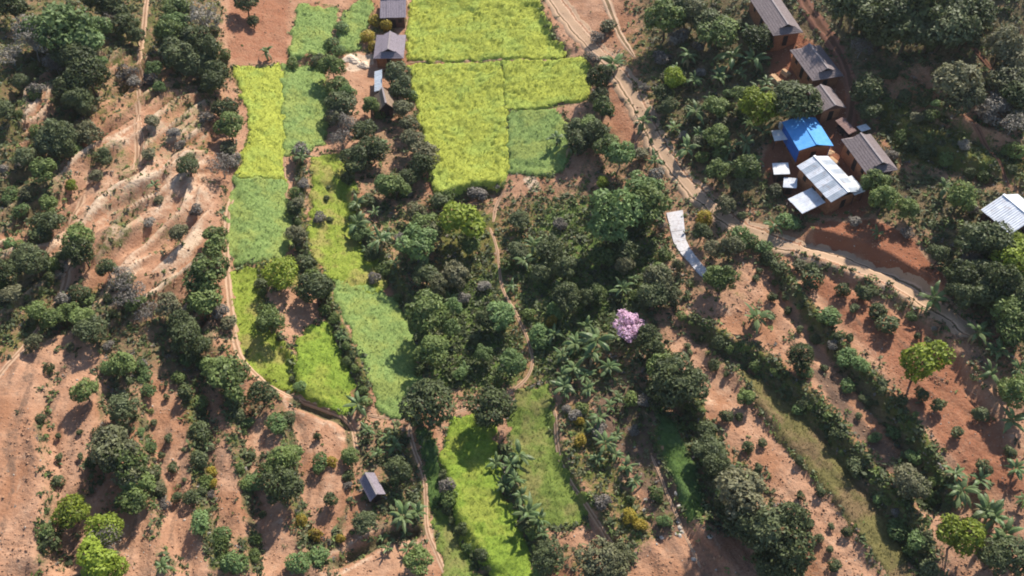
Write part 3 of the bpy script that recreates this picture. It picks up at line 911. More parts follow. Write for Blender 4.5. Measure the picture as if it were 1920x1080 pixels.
# ------------------------------------------------------------------ crops
def field(name, mat, poly, h, label, patch=0.0):
    pw = np.array(poly)
    wx, wy = plan(pw[:, 0], pw[:, 1])
    wp = list(zip(wx, wy))
    st = 0.34
    ax = np.arange(min(wx) - 1, max(wx) + 1, st)
    ay = np.arange(min(wy) - 1, max(wy) + 1, st)
    x, y = np.meshgrid(ax, ay)
    jx = x + (vnoise(x / 1.3, y / 1.3, 91) - .5) * 1.3 + rng.uniform(-.12, .12, x.shape)
    jy = y + (vnoise(x / 1.3, y / 1.3, 92) - .5) * 1.3 + rng.uniform(-.12, .12, x.shape)
    sd = poly_sd(jx, jy, wp) + 0.45
    x = x + rng.uniform(-.1, .1, x.shape)
    y = y + rng.uniform(-.1, .1, x.shape)
    bare = vnoise(x / 0.75, y / 0.75, 93) - patch * sstep(0.45, 0.62, fbm(x / 3.0, y / 3.0, 96, 3))
    top = h * (0.62 + 0.3 * fbm(x / 2.5, y / 2.5, 94, 3)) + rng.uniform(-.16, .16, x.shape) * h
    top = top * (0.25 + 0.75 * sstep(0.12, 0.22, bare))
    z = gz(x, y) + np.where(sd > 0, top * sstep(0, 0.35, sd), -0.25)
    ii = np.arange(x.size).reshape(x.shape)
    keep = (sd[:-1, :-1] > -st) & (sd[1:, 1:] > -st) & (sd[:-1, 1:] > -st) & (sd[1:, :-1] > -st)
    q = np.stack([ii[:-1, :-1], ii[:-1, 1:], ii[1:, 1:], ii[1:, :-1]], -1)[keep]
    used = np.unique(q)
    remap = np.full(x.size, -1)
    remap[used] = np.arange(len(used))
    v = np.c_[x.ravel(), y.ravel(), z.ravel()][used]
    q = remap[q]
    # upright blades standing in the canopy
    ok = (sd > 0.15).ravel()
    cx, cy, cz = x.ravel()[ok], y.ravel()[ok], z.ravel()[ok]
    k = min(int(len(cx) * 1.6), 16000)
    pick = rng.integers(0, len(cx), k)
    n0 = len(v)
    bl = []
    for r in range(2):
        bx = cx[pick] + rng.uniform(-.17, .17, k)
        by = cy[pick] + rng.uniform(-.17, .17, k)
        bz = cz[pick] - 0.08
        a = rng.uniform(0, 2 * math.pi, k)
        w = rng.uniform(.03, .075, k)
        hh = rng.uniform(.12, .34, k)
        lean = rng.uniform(0, .26, k)
        b1 = np.c_[bx + np.cos(a) * w, by + np.sin(a) * w, bz]
        b2 = np.c_[bx - np.cos(a) * w, by - np.sin(a) * w, bz]
        b3 = np.c_[bx - np.sin(a) * lean, by + np.cos(a) * lean, bz + hh]
        bl.append(np.stack([b1, b2, b3], 1).reshape(-1, 3))
    bl = np.concatenate(bl)
    nt = len(bl) // 3
    V_ = np.concatenate([v, bl])
    F_ = np.concatenate([q.ravel(), n0 + np.arange(nt * 3)])
    C_ = np.concatenate([np.full(len(q), 4), np.full(nt, 3)])
    me = mesh_np(name, V_, F_, C_)
    o = link(name, me, None, M[mat])
    tag(o, label, kind='stuff')
    return o


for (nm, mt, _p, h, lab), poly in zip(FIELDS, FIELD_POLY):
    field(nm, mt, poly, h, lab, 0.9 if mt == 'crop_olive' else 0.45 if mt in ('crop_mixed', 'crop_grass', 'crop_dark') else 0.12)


# ------------------------------------------------------------------ foliage meshes (unit plants, 1 m across, base at the origin)
def crown_mesh(name, seed, n, leaf, zc, rz, lobes, lobe_r, mat, flat=0.0, top_bias=0.25, wide=1.0):
    g = np.random.default_rng(seed)
    d = g.normal(size=(lobes, 3))
    d /= np.linalg.norm(d, axis=1)[:, None]
    d[:, 2] = np.abs(d[:, 2]) * 1.15 - top_bias
    rad = g.uniform(0.45, 0.95, (lobes, 1)) ** 0.6
    rr = g.uniform(0.6, 1.4, lobes) * lobe_r
    c = d * rad * np.array([0.5 - lobe_r * .75, 0.5 - lobe_r * .75, max(rz - lobe_r * .6, 0.05)])
    c += g.uniform(-1, 1, 3) * np.array([.13, .13, .05]) * (c[:, 2:3] / max(rz, .1) + .3)
    c[0] = 0
    rr[0] = lobe_r * 1.25
    lob_t = g.uniform(-0.22, 0.22, lobes)
    li = g.choice(lobes, n * 3, p=rr ** 2 / (rr ** 2).sum())
    dv = g.normal(size=(n * 3, 3))
    dv /= np.linalg.norm(dv, axis=1)[:, None]
    p = c[li] + dv * (rr[li] * g.uniform(0.72, 1.12, n * 3))[:, None]
    p[:, 2] *= (1 - flat * (p[:, 2] < 0))
    inside = np.zeros(n * 3, bool)
    for k in range(lobes):
        dd = np.linalg.norm(p - c[k], axis=1)
        inside |= (dd < rr[k] * 0.7) & (li != k)
    p, dv, li = p[~inside][:n], dv[~inside][:n], li[~inside][:n]
    m = len(p)
    nrm = dv + g.normal(size=(m, 3)) * 0.55 + np.array([0, 0, 0.35])
    nrm /= np.linalg.norm(nrm, axis=1)[:, None]
    t = np.cross(nrm, g.normal(size=(m, 3)))
    t /= np.linalg.norm(t, axis=1)[:, None]
    b = np.cross(nrm, t)
    s = leaf * g.uniform(0.6, 1.35, m)[:, None]
    fold = nrm * s * 0.25
    verts = np.stack([p - t * s, p + b * s * 0.55 - fold, p + t * s * 1.1, p - b * s * 0.55 - fold], 1).reshape(-1, 3)
    off = np.array([p[:, 0].mean(), p[:, 1].mean(), 0.0])
    kx = 0.5 / np.percentile(np.hypot(p[:, 0] - off[0], p[:, 1] - off[1]), 96)
    verts = (verts - off) * np.array([kx, kx, min(1.0, kx * 1.1)])
    c = (c - off) * np.array([kx, kx, min(1.0, kx * 1.1)])
    verts[:, 2] += zc
    tint = np.clip(0.5 + lob_t[li] + g.uniform(-.35, .35, m), 0, 1)
    me = mesh_np(name, verts, np.arange(m * 4), np.full(m, 4), {'tint': np.repeat(tint, 4)})
    me.materials.append(mat)
    return me, c + np.array([0, 0, zc])


def tube(bm, a, b, ra, rb, n=6):
    a, b = Vector(a), Vector(b)
    d = (b - a).normalized()
    s = d.orthogonal().normalized()
    t = d.cross(s)
    r1, r2 = [], []
    for k in range(n):
        an = 2 * math.pi * k / n
        o = s * math.cos(an) + t * math.sin(an)
        r1.append(bm.verts.new(a + o * ra))
        r2.append(bm.verts.new(b + o * rb))
    for k in range(n):
        bm.faces.new((r1[k], r1[(k + 1) % n], r2[(k + 1) % n], r2[k]))
    bm.faces.new(r2)


def trunk_mesh(name, seed, lobes_c, fork, r, mat, limbs=6, lean=0.06):
    g = random.Random(seed)
    bm = bmesh.new()
    p0 = Vector((0, 0, -0.06))
    p1 = Vector((g.uniform(-lean, lean), g.uniform(-lean, lean), fork * 0.55))
    p2 = p1 + Vector((g.uniform(-lean, lean), g.uniform(-lean, lean), fork * 0.45))
    tube(bm, p0, p1, r * 1.3, r)
    tube(bm, p1, p2, r, r * 0.8)
    ks = list(range(len(lobes_c)))
    g.shuffle(ks)
    for k in ks[:limbs]:
        c = Vector(lobes_c[k])
        mid = p2.lerp(c, 0.5) + Vector((0, 0, 0.04))
        tube(bm, p2, mid, r * 0.6, r * 0.4, 5)
        tube(bm, mid, c, r * 0.4, r * 0.15, 5)
    me = bpy.data.meshes.new(name)
    bm.to_mesh(me)
    bm.free()
    me.materials.append(mat)
    return me


KIND = {}      # kind -> dict(variants=[(trunk, crown)], hc, name, cat)


def tree_kind(key, name, cat, mats, seeds, n, leaf, zc, rz, lobes, lobe_r, bark, part='crown', tr=0.022, fork=None, flat=0.0, tb=0.25, limbs=6):
    vs_ = []
    for i, s in enumerate(seeds):
        cm, cc = crown_mesh(part, s, n, leaf, zc, rz, lobes, lobe_r, M[mats[i % len(mats)]], flat, tb)
        tm = trunk_mesh('trunk' if part != 'foliage' else 'stem', s, cc, fork if fork else max(zc - rz * 0.55, 0.08), tr, M[bark], limbs)
        vs_.append((tm, cm))
    KIND[key] = dict(v=vs_, hc=zc, name=name, cat=cat, part=part)


tree_kind('D', 'broadleaf_tree', 'tree', ['dark'], [1, 2, 3, 4, 5, 6, 7], 2100, 0.040, 0.62, 0.44, 28, 0.155, 'bark', tr=0.03)
tree_kind('G', 'broadleaf_tree', 'tree', ['green'], [11, 12, 13, 14, 15, 16], 1900, 0.042, 0.64, 0.46, 28, 0.15, 'bark', tr=0.026)
tree_kind('L', 'feathery_tree', 'tree', ['light'], [21, 22, 23], 1700, 0.040, 0.70, 0.42, 24, 0.14, 'bark_pale', tr=0.024, limbs=10)
tree_kind('Y', 'yellow_green_tree', 'tree', ['yellow'], [31, 32, 33], 1600, 0.042, 0.66, 0.42, 20, 0.16, 'bark', tr=0.024)
tree_kind('Q', 'olive_tree', 'tree', ['olive'], [36, 37, 38], 2000, 0.040, 0.62, 0.44, 28, 0.15, 'bark', tr=0.026)
tree_kind('B', 'bare_tree', 'tree', ['grey'], [41, 42, 43], 900, 0.028, 0.66, 0.42, 26, 0.13, 'bark_pale', tr=0.022, limbs=24)
tree_kind('P', 'blossom_tree', 'tree', ['pink'], [51], 1500, 0.034, 0.80, 0.50, 26, 0.12, 'bark', tr=0.024)
tree_kind('S', 'shrub', 'shrub', ['dark', 'green'], [61, 62, 63, 64], 700, 0.06, 0.34, 0.36, 9, 0.24, 'bark', 'foliage', 0.022, 0.1)
tree_kind('T', 'young_fruit_tree', 'young tree', ['dark'], [71, 72, 73], 500, 0.075, 0.50, 0.45, 7, 0.25, 'bark', 'foliage', 0.03, 0.14)
tree_kind('W', 'dry_shrub', 'shrub', ['grey', 'olive'], [81, 82, 83], 650, 0.055, 0.36, 0.36, 11, 0.2, 'bark_pale', 'foliage', 0.02, 0.1, limbs=9)
tree_kind('O', 'golden_shrub', 'shrub', ['gold'], [91, 92], 650, 0.06, 0.34, 0.36, 9, 0.22, 'bark', 'foliage', 0.02, 0.1)
tree_kind('V', 'light_shrub', 'shrub', ['light'], [95, 96], 650, 0.06, 0.34, 0.36, 9, 0.22, 'bark', 'foliage', 0.02, 0.1)


def banana_leaf(name, seed, mat, droop, droopy=1.0):
    """arched blade 1 unit long along +x from the crown, midrib fold, ragged edge"""
    g = random.Random(seed)
    n = 8
    v, f, tn = [], [], []
    rise = g.uniform(0.35, 0.75)
    for i in range(n + 1):
        t = i / n
        x = t * (1 - 0.18 * droop * t)
        z = rise * math.sin(t * 1.35) * 0.8 - droop * 0.75 * t ** 2.2
        w = 0.145 * math.sin(math.pi * min(1, (0.08 + t * 0.92)) ** 0.8) ** 0.7 if 0 < t < 1 else 0.012
        if t < 0.13:
            w = 0.02
        wl, wr = w * g.uniform(0.75, 1.1), w * g.uniform(0.75, 1.1)
        v += [(x + g.uniform(-.02, .02), wl, z - wl * 0.55 * droopy), (x, 0, z), (x + g.uniform(-.02, .02), -wr, z - wr * 0.55 * droopy)]
        tn += [g.uniform(.3, .8), 0.95, g.uniform(.3, .8)]
    for i in range(n):
        a = i * 3
        f += [(a, a + 1, a + 4, a + 3), (a + 1, a + 2, a + 5, a + 4)]
    me = bpy.data.meshes.new(name)
    me.from_pydata(v, [], f)
    at = me.attributes.new('tint', 'FLOAT', 'POINT')
    at.data.foreach_set('value', tn)
    me.materials.append(mat)
    return me


BLEAF = [banana_leaf('leaf', s, M['banana'], d) for s, d in ((1, 0.35), (2, 0.6), (3, 0.85), (4, 1.1), (5, 0.7))]
BDRY = banana_leaf('dry_leaf', 9, M['banana_dry'], 1.5)


def stem_mesh():
    bm = bmesh.new()
    tube(bm, (0, 0, -0.05), (0.01, 0, 0.2), 0.05, 0.04, 8)
    tube(bm, (0.01, 0, 0.2), (0.0, 0.01, 0.36), 0.04, 0.022, 8)
    me = bpy.data.meshes.new('pseudostem')
    bm.to_mesh(me)
    bm.free()
    me.materials.append(M['stem'])
    return me


BSTEM = stem_mesh()


def make_banana(seed):
    g = random.Random(seed)
    e = bpy.data.objects.new('banana_plant', None)
    COL.objects.link(e)
    link('pseudostem', BSTEM, e)
    n = g.choice([9, 10, 11, 12])
    a0 = g.uniform(0, 6.28)
    for i in range(n):
        o = link('leaf', BLEAF[i % 5] if g.random() < .8 else BLEAF[g.randrange(5)], e)
        s = g.uniform(0.36, 0.60)
        o.location = (0, 0, 0.30 + 0.012 * i)
        o.scale = (s, s * g.uniform(.9, 1.25), s)
        o.rotation_euler = (g.uniform(-.25, .25), g.uniform(-.45, .12) - (0.5 if i > n - 3 else 0), a0 + i * 2.4 + g.uniform(-.45, .45))
    for _ in range(g.choice((0, 1, 2, 3))):
        o = link('dry_leaf', BDRY, e)
        o.location = (0, 0, 0.26)
        o.scale = (0.4, 0.4, 0.4)
        o.rotation_euler = (0, 0.3, g.uniform(0, 6.28))
    return e


# ------------------------------------------------------------------ labels: where a plant stands between two landmarks
LAND = {
    'the blue roof': (1513, 248), 'the pink tree': (1177, 605), 'the lone hut': (698, 912), 'the concrete lane': (1280, 450),
    'the hipped house': (730, 88), 'the open brown hut': (722, 188), 'the striped metal roof': (1540, 335),
    'the path fork': (772, 788), 'the ridge path foot': (248, 322), 'the ridge path head': (274, 8),
    'the diagonal path head': (142, 490), 'the edge metal house': (1880, 400), 'the top house': (738, 20),
    'the pale straw patch': (665, 114), 'the red bank corner': (1765, 545), 'the bottom wide soil strip': (30, 1060),
    'the lime strip foot': (970, 1075), 'the pale strip foot': (1080, 975), 'the big field foot': (835, 365),
    'the tall green field': (480, 410), 'the dark ditch': (700, 1025), 'the white stones': (1275, 990),
    'the stubble strip foot': (1700, 1075), 'the stubble strip head': (1390, 700), 'the top track end': (1040, 0),
    'the upper village house': (1450, 30), 'the top red plot': (490, 60), 'the picture top corner by the slope': (0, 0),
    'the far dark corner': (1910, 10), 'the bottom corner by the bananas': (1910, 1070), 'the diagonal path foot': (0, 700), 'the small yellow field foot': (1020, 204), 'the lime patch foot': (615, 766), 'the round tree pair': (865, 765),
    'the narrow green field': (665, 50), 'the red plot by the track': (1700, 470), 'the green crop strip foot': (760, 780),
}
FRAC = [(0.10, 'just off {a} towards {b}'), (0.25, 'a quarter of the way from {a} to {b}'), (0.333, 'a third of the way from {a} to {b}'),
        (0.5, 'halfway from {a} to {b}'), (0.4, 'two fifths from {a} to {b}'), (0.2, 'a fifth from {a} to {b}'), (0.166, 'a sixth from {a} to {b}'), (0.375, 'three eighths from {a} to {b}'), (0.43, 'three sevenths from {a} to {b}'), (0.3, 'three tenths from {a} to {b}')]
USED = set()


def place_label(look, u, v):
    c = []
    ks = list(LAND)
    for k in ks:
        x, y = LAND[k]
        dx, dy = u - x, v - y
        r = math.hypot(dx, dy)
        if r < 60:
            side = ('below' if dy > 0 else 'above') if abs(dy) > abs(dx) else ('to the right of' if dx > 0 else 'to the left of')
            c.append((r * 0.15 - 4, f'{look} just {side} {k}'))
    for a in ks:
        ax, ay = LAND[a]
        for b in ks:
            if a == b:
                continue
            bx, by = LAND[b]
            L = math.hypot(bx - ax, by - ay)
            if L < 90 or L > 750:
                continue
            for f, ph in FRAC:
                e = math.hypot(ax + (bx - ax) * f - u, ay + (by - ay) * f - v)
                if e < 45:
                    c.append((e + L * 0.012 + (6 if f < .2 else 0), f'{look} ' + ph.format(a=a, b=b)))
    c.sort()
    for _, s in c:
        if s not in USED and len(s.replace('-', ' ').split()) <= 16:
            USED.add(s)
            return s
    for k in sorted(ks, key=lambda q: math.hypot(u - LAND[q][0], v - LAND[q][1])):
        x, y = LAND[k]
        s = f'{look} {"below" if v > y else "above"} and {"right" if u > x else "left"} of {k}'
        if s not in USED:
            USED.add(s)
            return s
    return look


LOOK = {'D': ('dark dense', 'round tree'), 'G': ('mid green', 'leafy tree'), 'L': ('light green', 'feathery tree'), 'Y': ('yellow green', 'tree'),
        'Q': ('olive green', 'tree'), 'B': ('greyish bare', 'tree'), 'P': ('pink flowering', 'tree'), 'S': ('dark green', 'shrub'), 'T': ('dark young', 'bushy tree'),
        'W': ('dry brown', 'shrub'), 'O': ('golden yellow', 'shrub'), 'V': ('light green', 'shrub'), 'N': ('', 'banana plant')}
GROUPS = {'D': 'dense dark trees on the terraces', 'G': '812,692,52 1070,592,52 245,508,76 280,640,52 mid green trees on the terraces', 'L': '775,490,46 1010,430,38 820,640,34 890,640,30 700,300,34 light green feathery trees', 'Y': 'yellow green trees',
          'Q': '1000,385,40 1085,296,46 85,385,74 olive green trees', 'B': 'greyish bare trees', 'S': 'shrubs along the terrace banks', 'T': 'young bushy trees planted on the bare terraces',
          'W': '1300,466,22 1246,430,20 dry shrubs on the slope', 'O': 'golden shrubs', 'V': '1284,436,16 1262,470,20 1312,500,16 light green shrubs', 'N': 'banana plants', 'P': None}
PLANTED = []


def plant(kind, u, v, size, rnd):
    hc_u = 0.38 if kind == 'N' else KIND[kind]['hc']
    x0, y0 = plan(u, v)
    s = size / px_scale(x0, y0, base_h(x0, y0))
    hc = hc_u * s
    x, y = plan(u, v, hc)
    z = float(gz(x, y))
    if kind == 'N':
        e = make_banana(rnd.randrange(10 ** 6))
    else:
        K = KIND[kind]
        tm, cm = K['v'][rnd.randrange(len(K['v']))]
        e = bpy.data.objects.new(K['name'], None)
        COL.objects.link(e)
        link(tm.name.split('.')[0], tm, e)
        link(K['part'], cm, e)
    e.location = (float(x), float(y), z)
    e.rotation_euler = (rnd.uniform(-.06, .06), rnd.uniform(-.06, .06), rnd.uniform(0, 6.28))
    k = s * rnd.uniform(.97, 1.05) * 1.03
    if kind == 'N':
        k *= rnd.uniform(.78, 1.12)
        e.rotation_euler = (rnd.uniform(-.22, .22), rnd.uniform(-.22, .22), rnd.uniform(0, 6.28))
    e.scale = (k, k * rnd.uniform(.82, 1.18), k * rnd.uniform(.88, 1.2))
    a, b = LOOK[kind]
    sz = ('small ' if s < 2.6 else 'big ' if s > 6.0 else '') if kind in 'DGLYQB' else ('small ' if s < 3.2 else 'large ' if s > 5 else '') if kind == 'N' else ''
    look = ' '.join((sz + a + ' ' + b).split())
    tag(e, place_label(look, u, v), (KIND[kind]['cat'] if kind != 'N' else 'banana plant'), GROUPS[kind])
    PLANTED.append((float(x), float(y), s))
    return e


TREES = {
    'D': '25,15,55 215,20,50 232,48,48 255,70,36 185,8,50 40,152,32 10,215,48 140,108,70 166,140,70 138,168,66 146,198,52 110,258,62 95,268,58 124,286,42 50,305,38 195,293,33 355,321,40 '
         '365,75,58 330,106,58 397,110,60 362,122,50 405,142,52 400,168,42 425,205,46 475,40,22 460,4,46 640,197,50 685,247,42 665,300,52 745,140,48 757,162,40 700,282,50 745,172,34 790,312,46 770,332,40 '
         '1290,15,64 1330,42,60 1420,75,56 1120,152,46 1126,182,40 1245,176,38 1080,246,50 1120,252,48 1250,202,34 1588,8,76 1622,5,84 1662,40,90 1722,20,92 1702,60,82 1772,50,92 1792,15,80 1832,20,70 1747,66,62 1628,48,50 1650,70,50 1810,66,56 '
         '1490,190,88 1625,168,56 1632,204,44 1912,180,64 80,414,66 156,480,54 45,478,48 15,522,50 70,500,54 150,550,40 170,620,52 205,515,36 350,632,62 372,652,56 340,612,48 590,540,64 '
         '1030,470,52 915,600,44 1060,560,60 1170,470,50 1216,632,52 1226,660,46 1265,712,98 1292,732,66 1240,738,56 230,768,52 492,740,52 530,918,66 682,975,42 807,760,92 920,765,80 745,880,54 '
         '1030,1052,62 1440,1002,80 1482,1040,80 1380,950,76 1480,980,62 1850,450,82 1880,540,72 1840,512,62 1800,520,60 1792,560,52 1820,462,58 1328,842,52 1342,872,46 1316,438,34 975,412,42 1100,560,34 970,470,36 1500,672,52 1245,545,52 1222,556,56 800,520,46 1085,270,44 1400,985,70 1450,1060,60 1905,1040,70 1860,1050,60 1840,560,50 1910,560,60 1760,480,40 1060,505,44 1015,515,40',
    'G': '330,14,50 320,66,48 430,236,54 625,130,44 635,162,42 740,352,50 695,200,34 1250,35,72 1352,55,72 1345,202,46 1395,182,42 1395,325,50 1345,256,50 1345,320,44 1100,236,50 1140,276,46 1130,206,42 1642,346,50 1655,380,56 '
         '150,458,60 385,520,86 382,562,66 405,448,44 404,470,44 95,592,46 125,580,40 155,600,44 70,585,40 230,685,50 432,712,72 400,692,44 505,605,50 790,428,62 800,594,70 810,664,60 880,460,34 1215,385,76 1200,402,54 1130,480,50 1340,520,46 1352,532,48 '
         '240,870,72 260,912,60 250,942,52 165,745,42 530,868,46 505,890,46 782,1050,54 1240,686,52 1232,512,44 1900,620,58 1882,590,60 1795,382,56 655,855,34 1120,552,36 90,330,50 90,385,40 545,855,42 1710,905,44 1905,740,60 1700,398,36 1400,745,34',
    'L': '120,40,112 152,86,70 176,66,62 82,70,66 780,458,72 1152,398,92 1140,432,70 1205,352,62 940,590,52 905,664,34 330,40,44 290,130,32 850,580,32 845,620,36 958,686,46 650,185,36 720,350,34 670,430,30 1160,292,54 296,160,28 1130,370,36',
    'Y': '1262,150,46 1420,210,64 872,420,78 530,512,56 130,955,62 195,1000,62 186,1052,74 1725,686,88 1902,480,72 1892,458,52 1792,1010,78 130,340,26 210,1068,50 1130,346,26 1440,215,40',
    'Q': '1790,165,88 1800,198,60 1710,916,56 1702,900,56 550,432,42 1236,530,56 1262,552,40 630,215,42 770,236,38 755,205,36 776,266,42 800,290,46 1395,345,42 340,452,36 320,582,42 215,850,84 205,830,60 250,900,56 1385,925,98 1122,1052,72 1152,1062,60 1272,500,24 1336,470,34 160,205,32 162,246,48 1172,500,36 1880,90,62 1902,112,60 1892,150,60 820,540,44 855,512,50 780,400,42 1300,30,50 25,560,40 60,640,34 810,445,50 1160,1040,50 1370,468,46 1345,400,38',
    'B': '385,40,62 60,72,60 66,98,50 652,236,46 640,262,38 635,214,42 415,312,46 230,530,46 250,560,60 275,578,48 200,1015,60 1615,86,42 340,20,44 20,110,46 100,120,40 1900,235,46 1870,200,46 205,40,40',
    'P': '1177,606,54',
    'V': '20,370,34 45,402,30 640,50,26 622,80,28 635,96,26 1640,345,38 1500,760,26 1640,820,26 1555,600,40 1545,605,30 1590,720,30 380,680,30 420,690,30 1010,625,40 1018,640,30 205,690,34 265,690,30 270,705,28 520,800,36 600,870,38 460,790,30 470,900,40 440,1060,48 560,1060,44 595,1040,40 378,985,48 410,1002,40 1385,440,38 1402,456,36 1432,462,34 1480,415,38 1690,985,44 1720,1010,44 1505,700,34 1585,672,38 1610,692,34',
    'O': '1036,600,26 622,868,22 565,975,24 590,1000,28 636,1005,20 1182,968,32 1200,985,26 705,40,26 690,70,28 700,90,22 725,52,26 1320,410,30 1085,790,20 1088,830,22 395,880,18 400,905,16',
    'T': '1520,520,40 1580,545,26 1620,548,29 1645,585,34 1665,610,42 1600,580,20 1725,745,30 1755,768,26 1840,775,30 1790,815,27 1840,882,30 1895,850,26 1360,785,24 1385,782,18 1400,840,22 1430,830,20 1290,645,14 1294,658,14 1362,700,14 1310,690,12 1540,918,22 1515,985,24 1565,1060,24 1590,995,20 1500,862,20 1450,555,20 1500,615,16 1448,590,18 1418,520,14 1425,505,12 1480,575,16 1470,960,16 1500,930,16 1535,1010,16 '
         '110,856,14 154,860,13 152,814,11 108,815,12 105,900,24 285,786,13 316,820,17 300,850,15 322,872,22 330,930,20 300,922,24 345,845,10 346,900,10 310,740,12 620,940,30 612,370,12 618,410,14 615,350,10 350,740,34 1650,740,18 1590,640,16 1740,640,16 1720,630,14 1620,742,16 1610,780,14 1480,735,14 1560,985,14 1420,880,14 1555,1030,14 470,850,16 490,960,16 380,770,14 595,820,16 185,900,12 1545,690,14 1565,640,14 1685,760,22',
    'W': '430,280,34 440,300,30 415,590,36 430,610,30 235,130,34 290,240,26 285,300,24 250,150,26 330,260,26 180,330,26 390,230,26 1140,50,32 1110,110,26 1120,70,28 1870,195,50 1850,220,42 1905,228,44 1455,360,26 1600,420,26 1660,330,30 1670,290,26 1700,440,26 600,410,24 560,385,24 570,350,24 1500,500,26 980,480,26 700,520,24 750,450,24 870,560,24 1050,420,26 1240,420,24 340,280,20 370,400,24 280,420,22 300,380,18 1270,70,40 1240,110,36 1230,330,30 1200,290,30 1310,270,30',
    'N': '1050,700,50 1100,730,46 1040,630,44 1140,690,44 1095,610,44 1160,740,40 1060,735,40 980,930,44 1018,1000,40 940,905,40 1110,800,44 1160,810,40 1120,860,42 1190,900,38 1330,250,46 1350,140,44 1420,170,44 1270,130,40 1400,230,44 1330,180,40 1420,300,42 1260,240,42 1880,730,50 1850,700,48 1780,900,46 1835,905,46 1905,880,48 1870,1020,56 700,400,40 730,440,38 690,460,36 740,500,36 1020,470,40 1050,540,40 960,540,36 780,960,36 705,850,38 760,990,34 500,102,34 560,276,52 566,300,40 690,292,56 712,270,44 1292,106,52 1335,72,60 1376,106,60 1342,146,52 1412,110,60 1385,135,48 1402,60,48 1146,116,72 1206,232,50 1302,212,54 1290,276,54 1370,282,54 1402,270,48 1312,246,46 1435,250,50 1072,272,60 1045,262,40 1230,300,42 1440,150,40 1300,150,46 '
         '294,352,42 670,416,54 668,384,40 716,460,48 690,440,34 800,508,50 985,490,50 1036,510,52 1000,462,40 1167,540,58 1416,606,68 1076,640,68 1122,636,74 1076,690,72 1056,662,56 1110,670,50 1450,422,52 1795,372,62 1770,350,46 1645,446,30 1755,566,54 1832,630,64 1882,660,64 1906,692,64 1852,660,54 '
         '676,755,50 690,802,44 725,816,44 742,832,46 750,970,56 768,1026,42 726,1028,34 785,950,42 955,870,56 970,855,52 965,905,52 985,960,64 1006,976,52 1126,782,56 1142,756,46 1132,832,54 1176,870,52 1150,850,44 1802,925,64 1850,950,74 1872,972,74 1892,1000,60 1916,940,46 1900,785,60 305,1066,54 638,630,36 1060,720,50 1100,705,44 930,860,40 820,380,30 870,690,36 845,560,34 1190,520,36 715,1000,30 240,690,36 385,830,34 1660,370,40 1360,300,40',
}
ORDER = 'PDGLYQBNOVTW'
PLANTS_AT = []
for kd in ORDER:
    for tok in TREES[kd].split():
        u, v, s = (float(q) for q in tok.split(','))
        PLANTS_AT.append((kd, u, v, s))
prnd = random.Random(5)
TRACK = PATHS[3 + 1]
for kd, u, v, s in PLANTS_AT:
    if kd not in 'N' and near_path([u], [v], 16)[0] and s > 28 and line_sd(np.array([u]), np.array([v]), TRACK)[0][0] < 24:
        u += 14
        v -= 14
    plant(kd, u, v, s, prnd)

# shrubs along the terrace banks
brnd = random.Random(11)
nshrub = 0
for ln_px, ln, step, up, veg in bank_lines:
    d = np.r_[0, np.cumsum(np.hypot(*np.diff(ln_px, axis=0).T))]
    q = brnd.uniform(0, 14)
    while q < d[-1]:
        u = float(np.interp(q, d, ln_px[:, 0])) + brnd.uniform(-7, 7) * max(1.0, veg) ** 2
        v = float(np.interp(q, d, ln_px[:, 1])) + brnd.uniform(-5, 5)
        q += brnd.uniform(17, 34) / max(1.0, veg) ** 1.5
        if not (5 < u < 1915 and 5 < v < 1075) or brnd.random() > veg or max(poly_sd(np.array([u]), np.array([v]), P(pp))[0] for wg, _s, pp in CLEAR if wg > .8) > 7 or near_path([u], [v], 11)[0]:
            continue
        plant(brnd.choices('SSSWV', (4, 4, 2, 1, 1))[0], u, v, brnd.choice((12, 16, 20, 26, 32) if veg < 1 else (11, 14, 18, 22, 30)) * brnd.uniform(.8, 1.2), brnd)
        nshrub += 1
# free-standing shrubs in the scrub
for zone, num in (('0,0 430,0 430,200 200,160 100,430 0,440', 30), ('0,450 160,470 420,640 420,720 200,720 100,640 0,660', 26), ('800,380 1200,330 1260,480 1200,720 1000,740 830,740', 16),
                  ('1190,150 1420,20 1440,330 1400,420 1290,340', 26), ('1620,140 1920,240 1920,360 1660,320', 7), ('440,740 640,800 640,1075 340,1075 360,800', 6),
                  ('1780,340 1915,460 1915,640 1800,560', 14), ('640,140 780,160 800,380 680,440', 14), ('1040,740 1230,740 1260,1000 1120,950', 12)):
    zp = P(zone)
    xs = [p[0] for p in zp]
    ys = [p[1] for p in zp]
    k = 0
    while k < num:
        u, v = brnd.uniform(min(xs), max(xs)), brnd.uniform(min(ys), max(ys))
        if poly_sd(np.array([u]), np.array([v]), zp)[0] < 5 or any(poly_sd(np.array([u]), np.array([v]), fp)[0] > -8 for fp in FIELD_POLY) or near_path([u], [v], 12)[0]:
            continue
        plant(brnd.choices('SWV', (5, 2, 1))[0], u, v, brnd.uniform(15, 32), brnd)
        k += 1

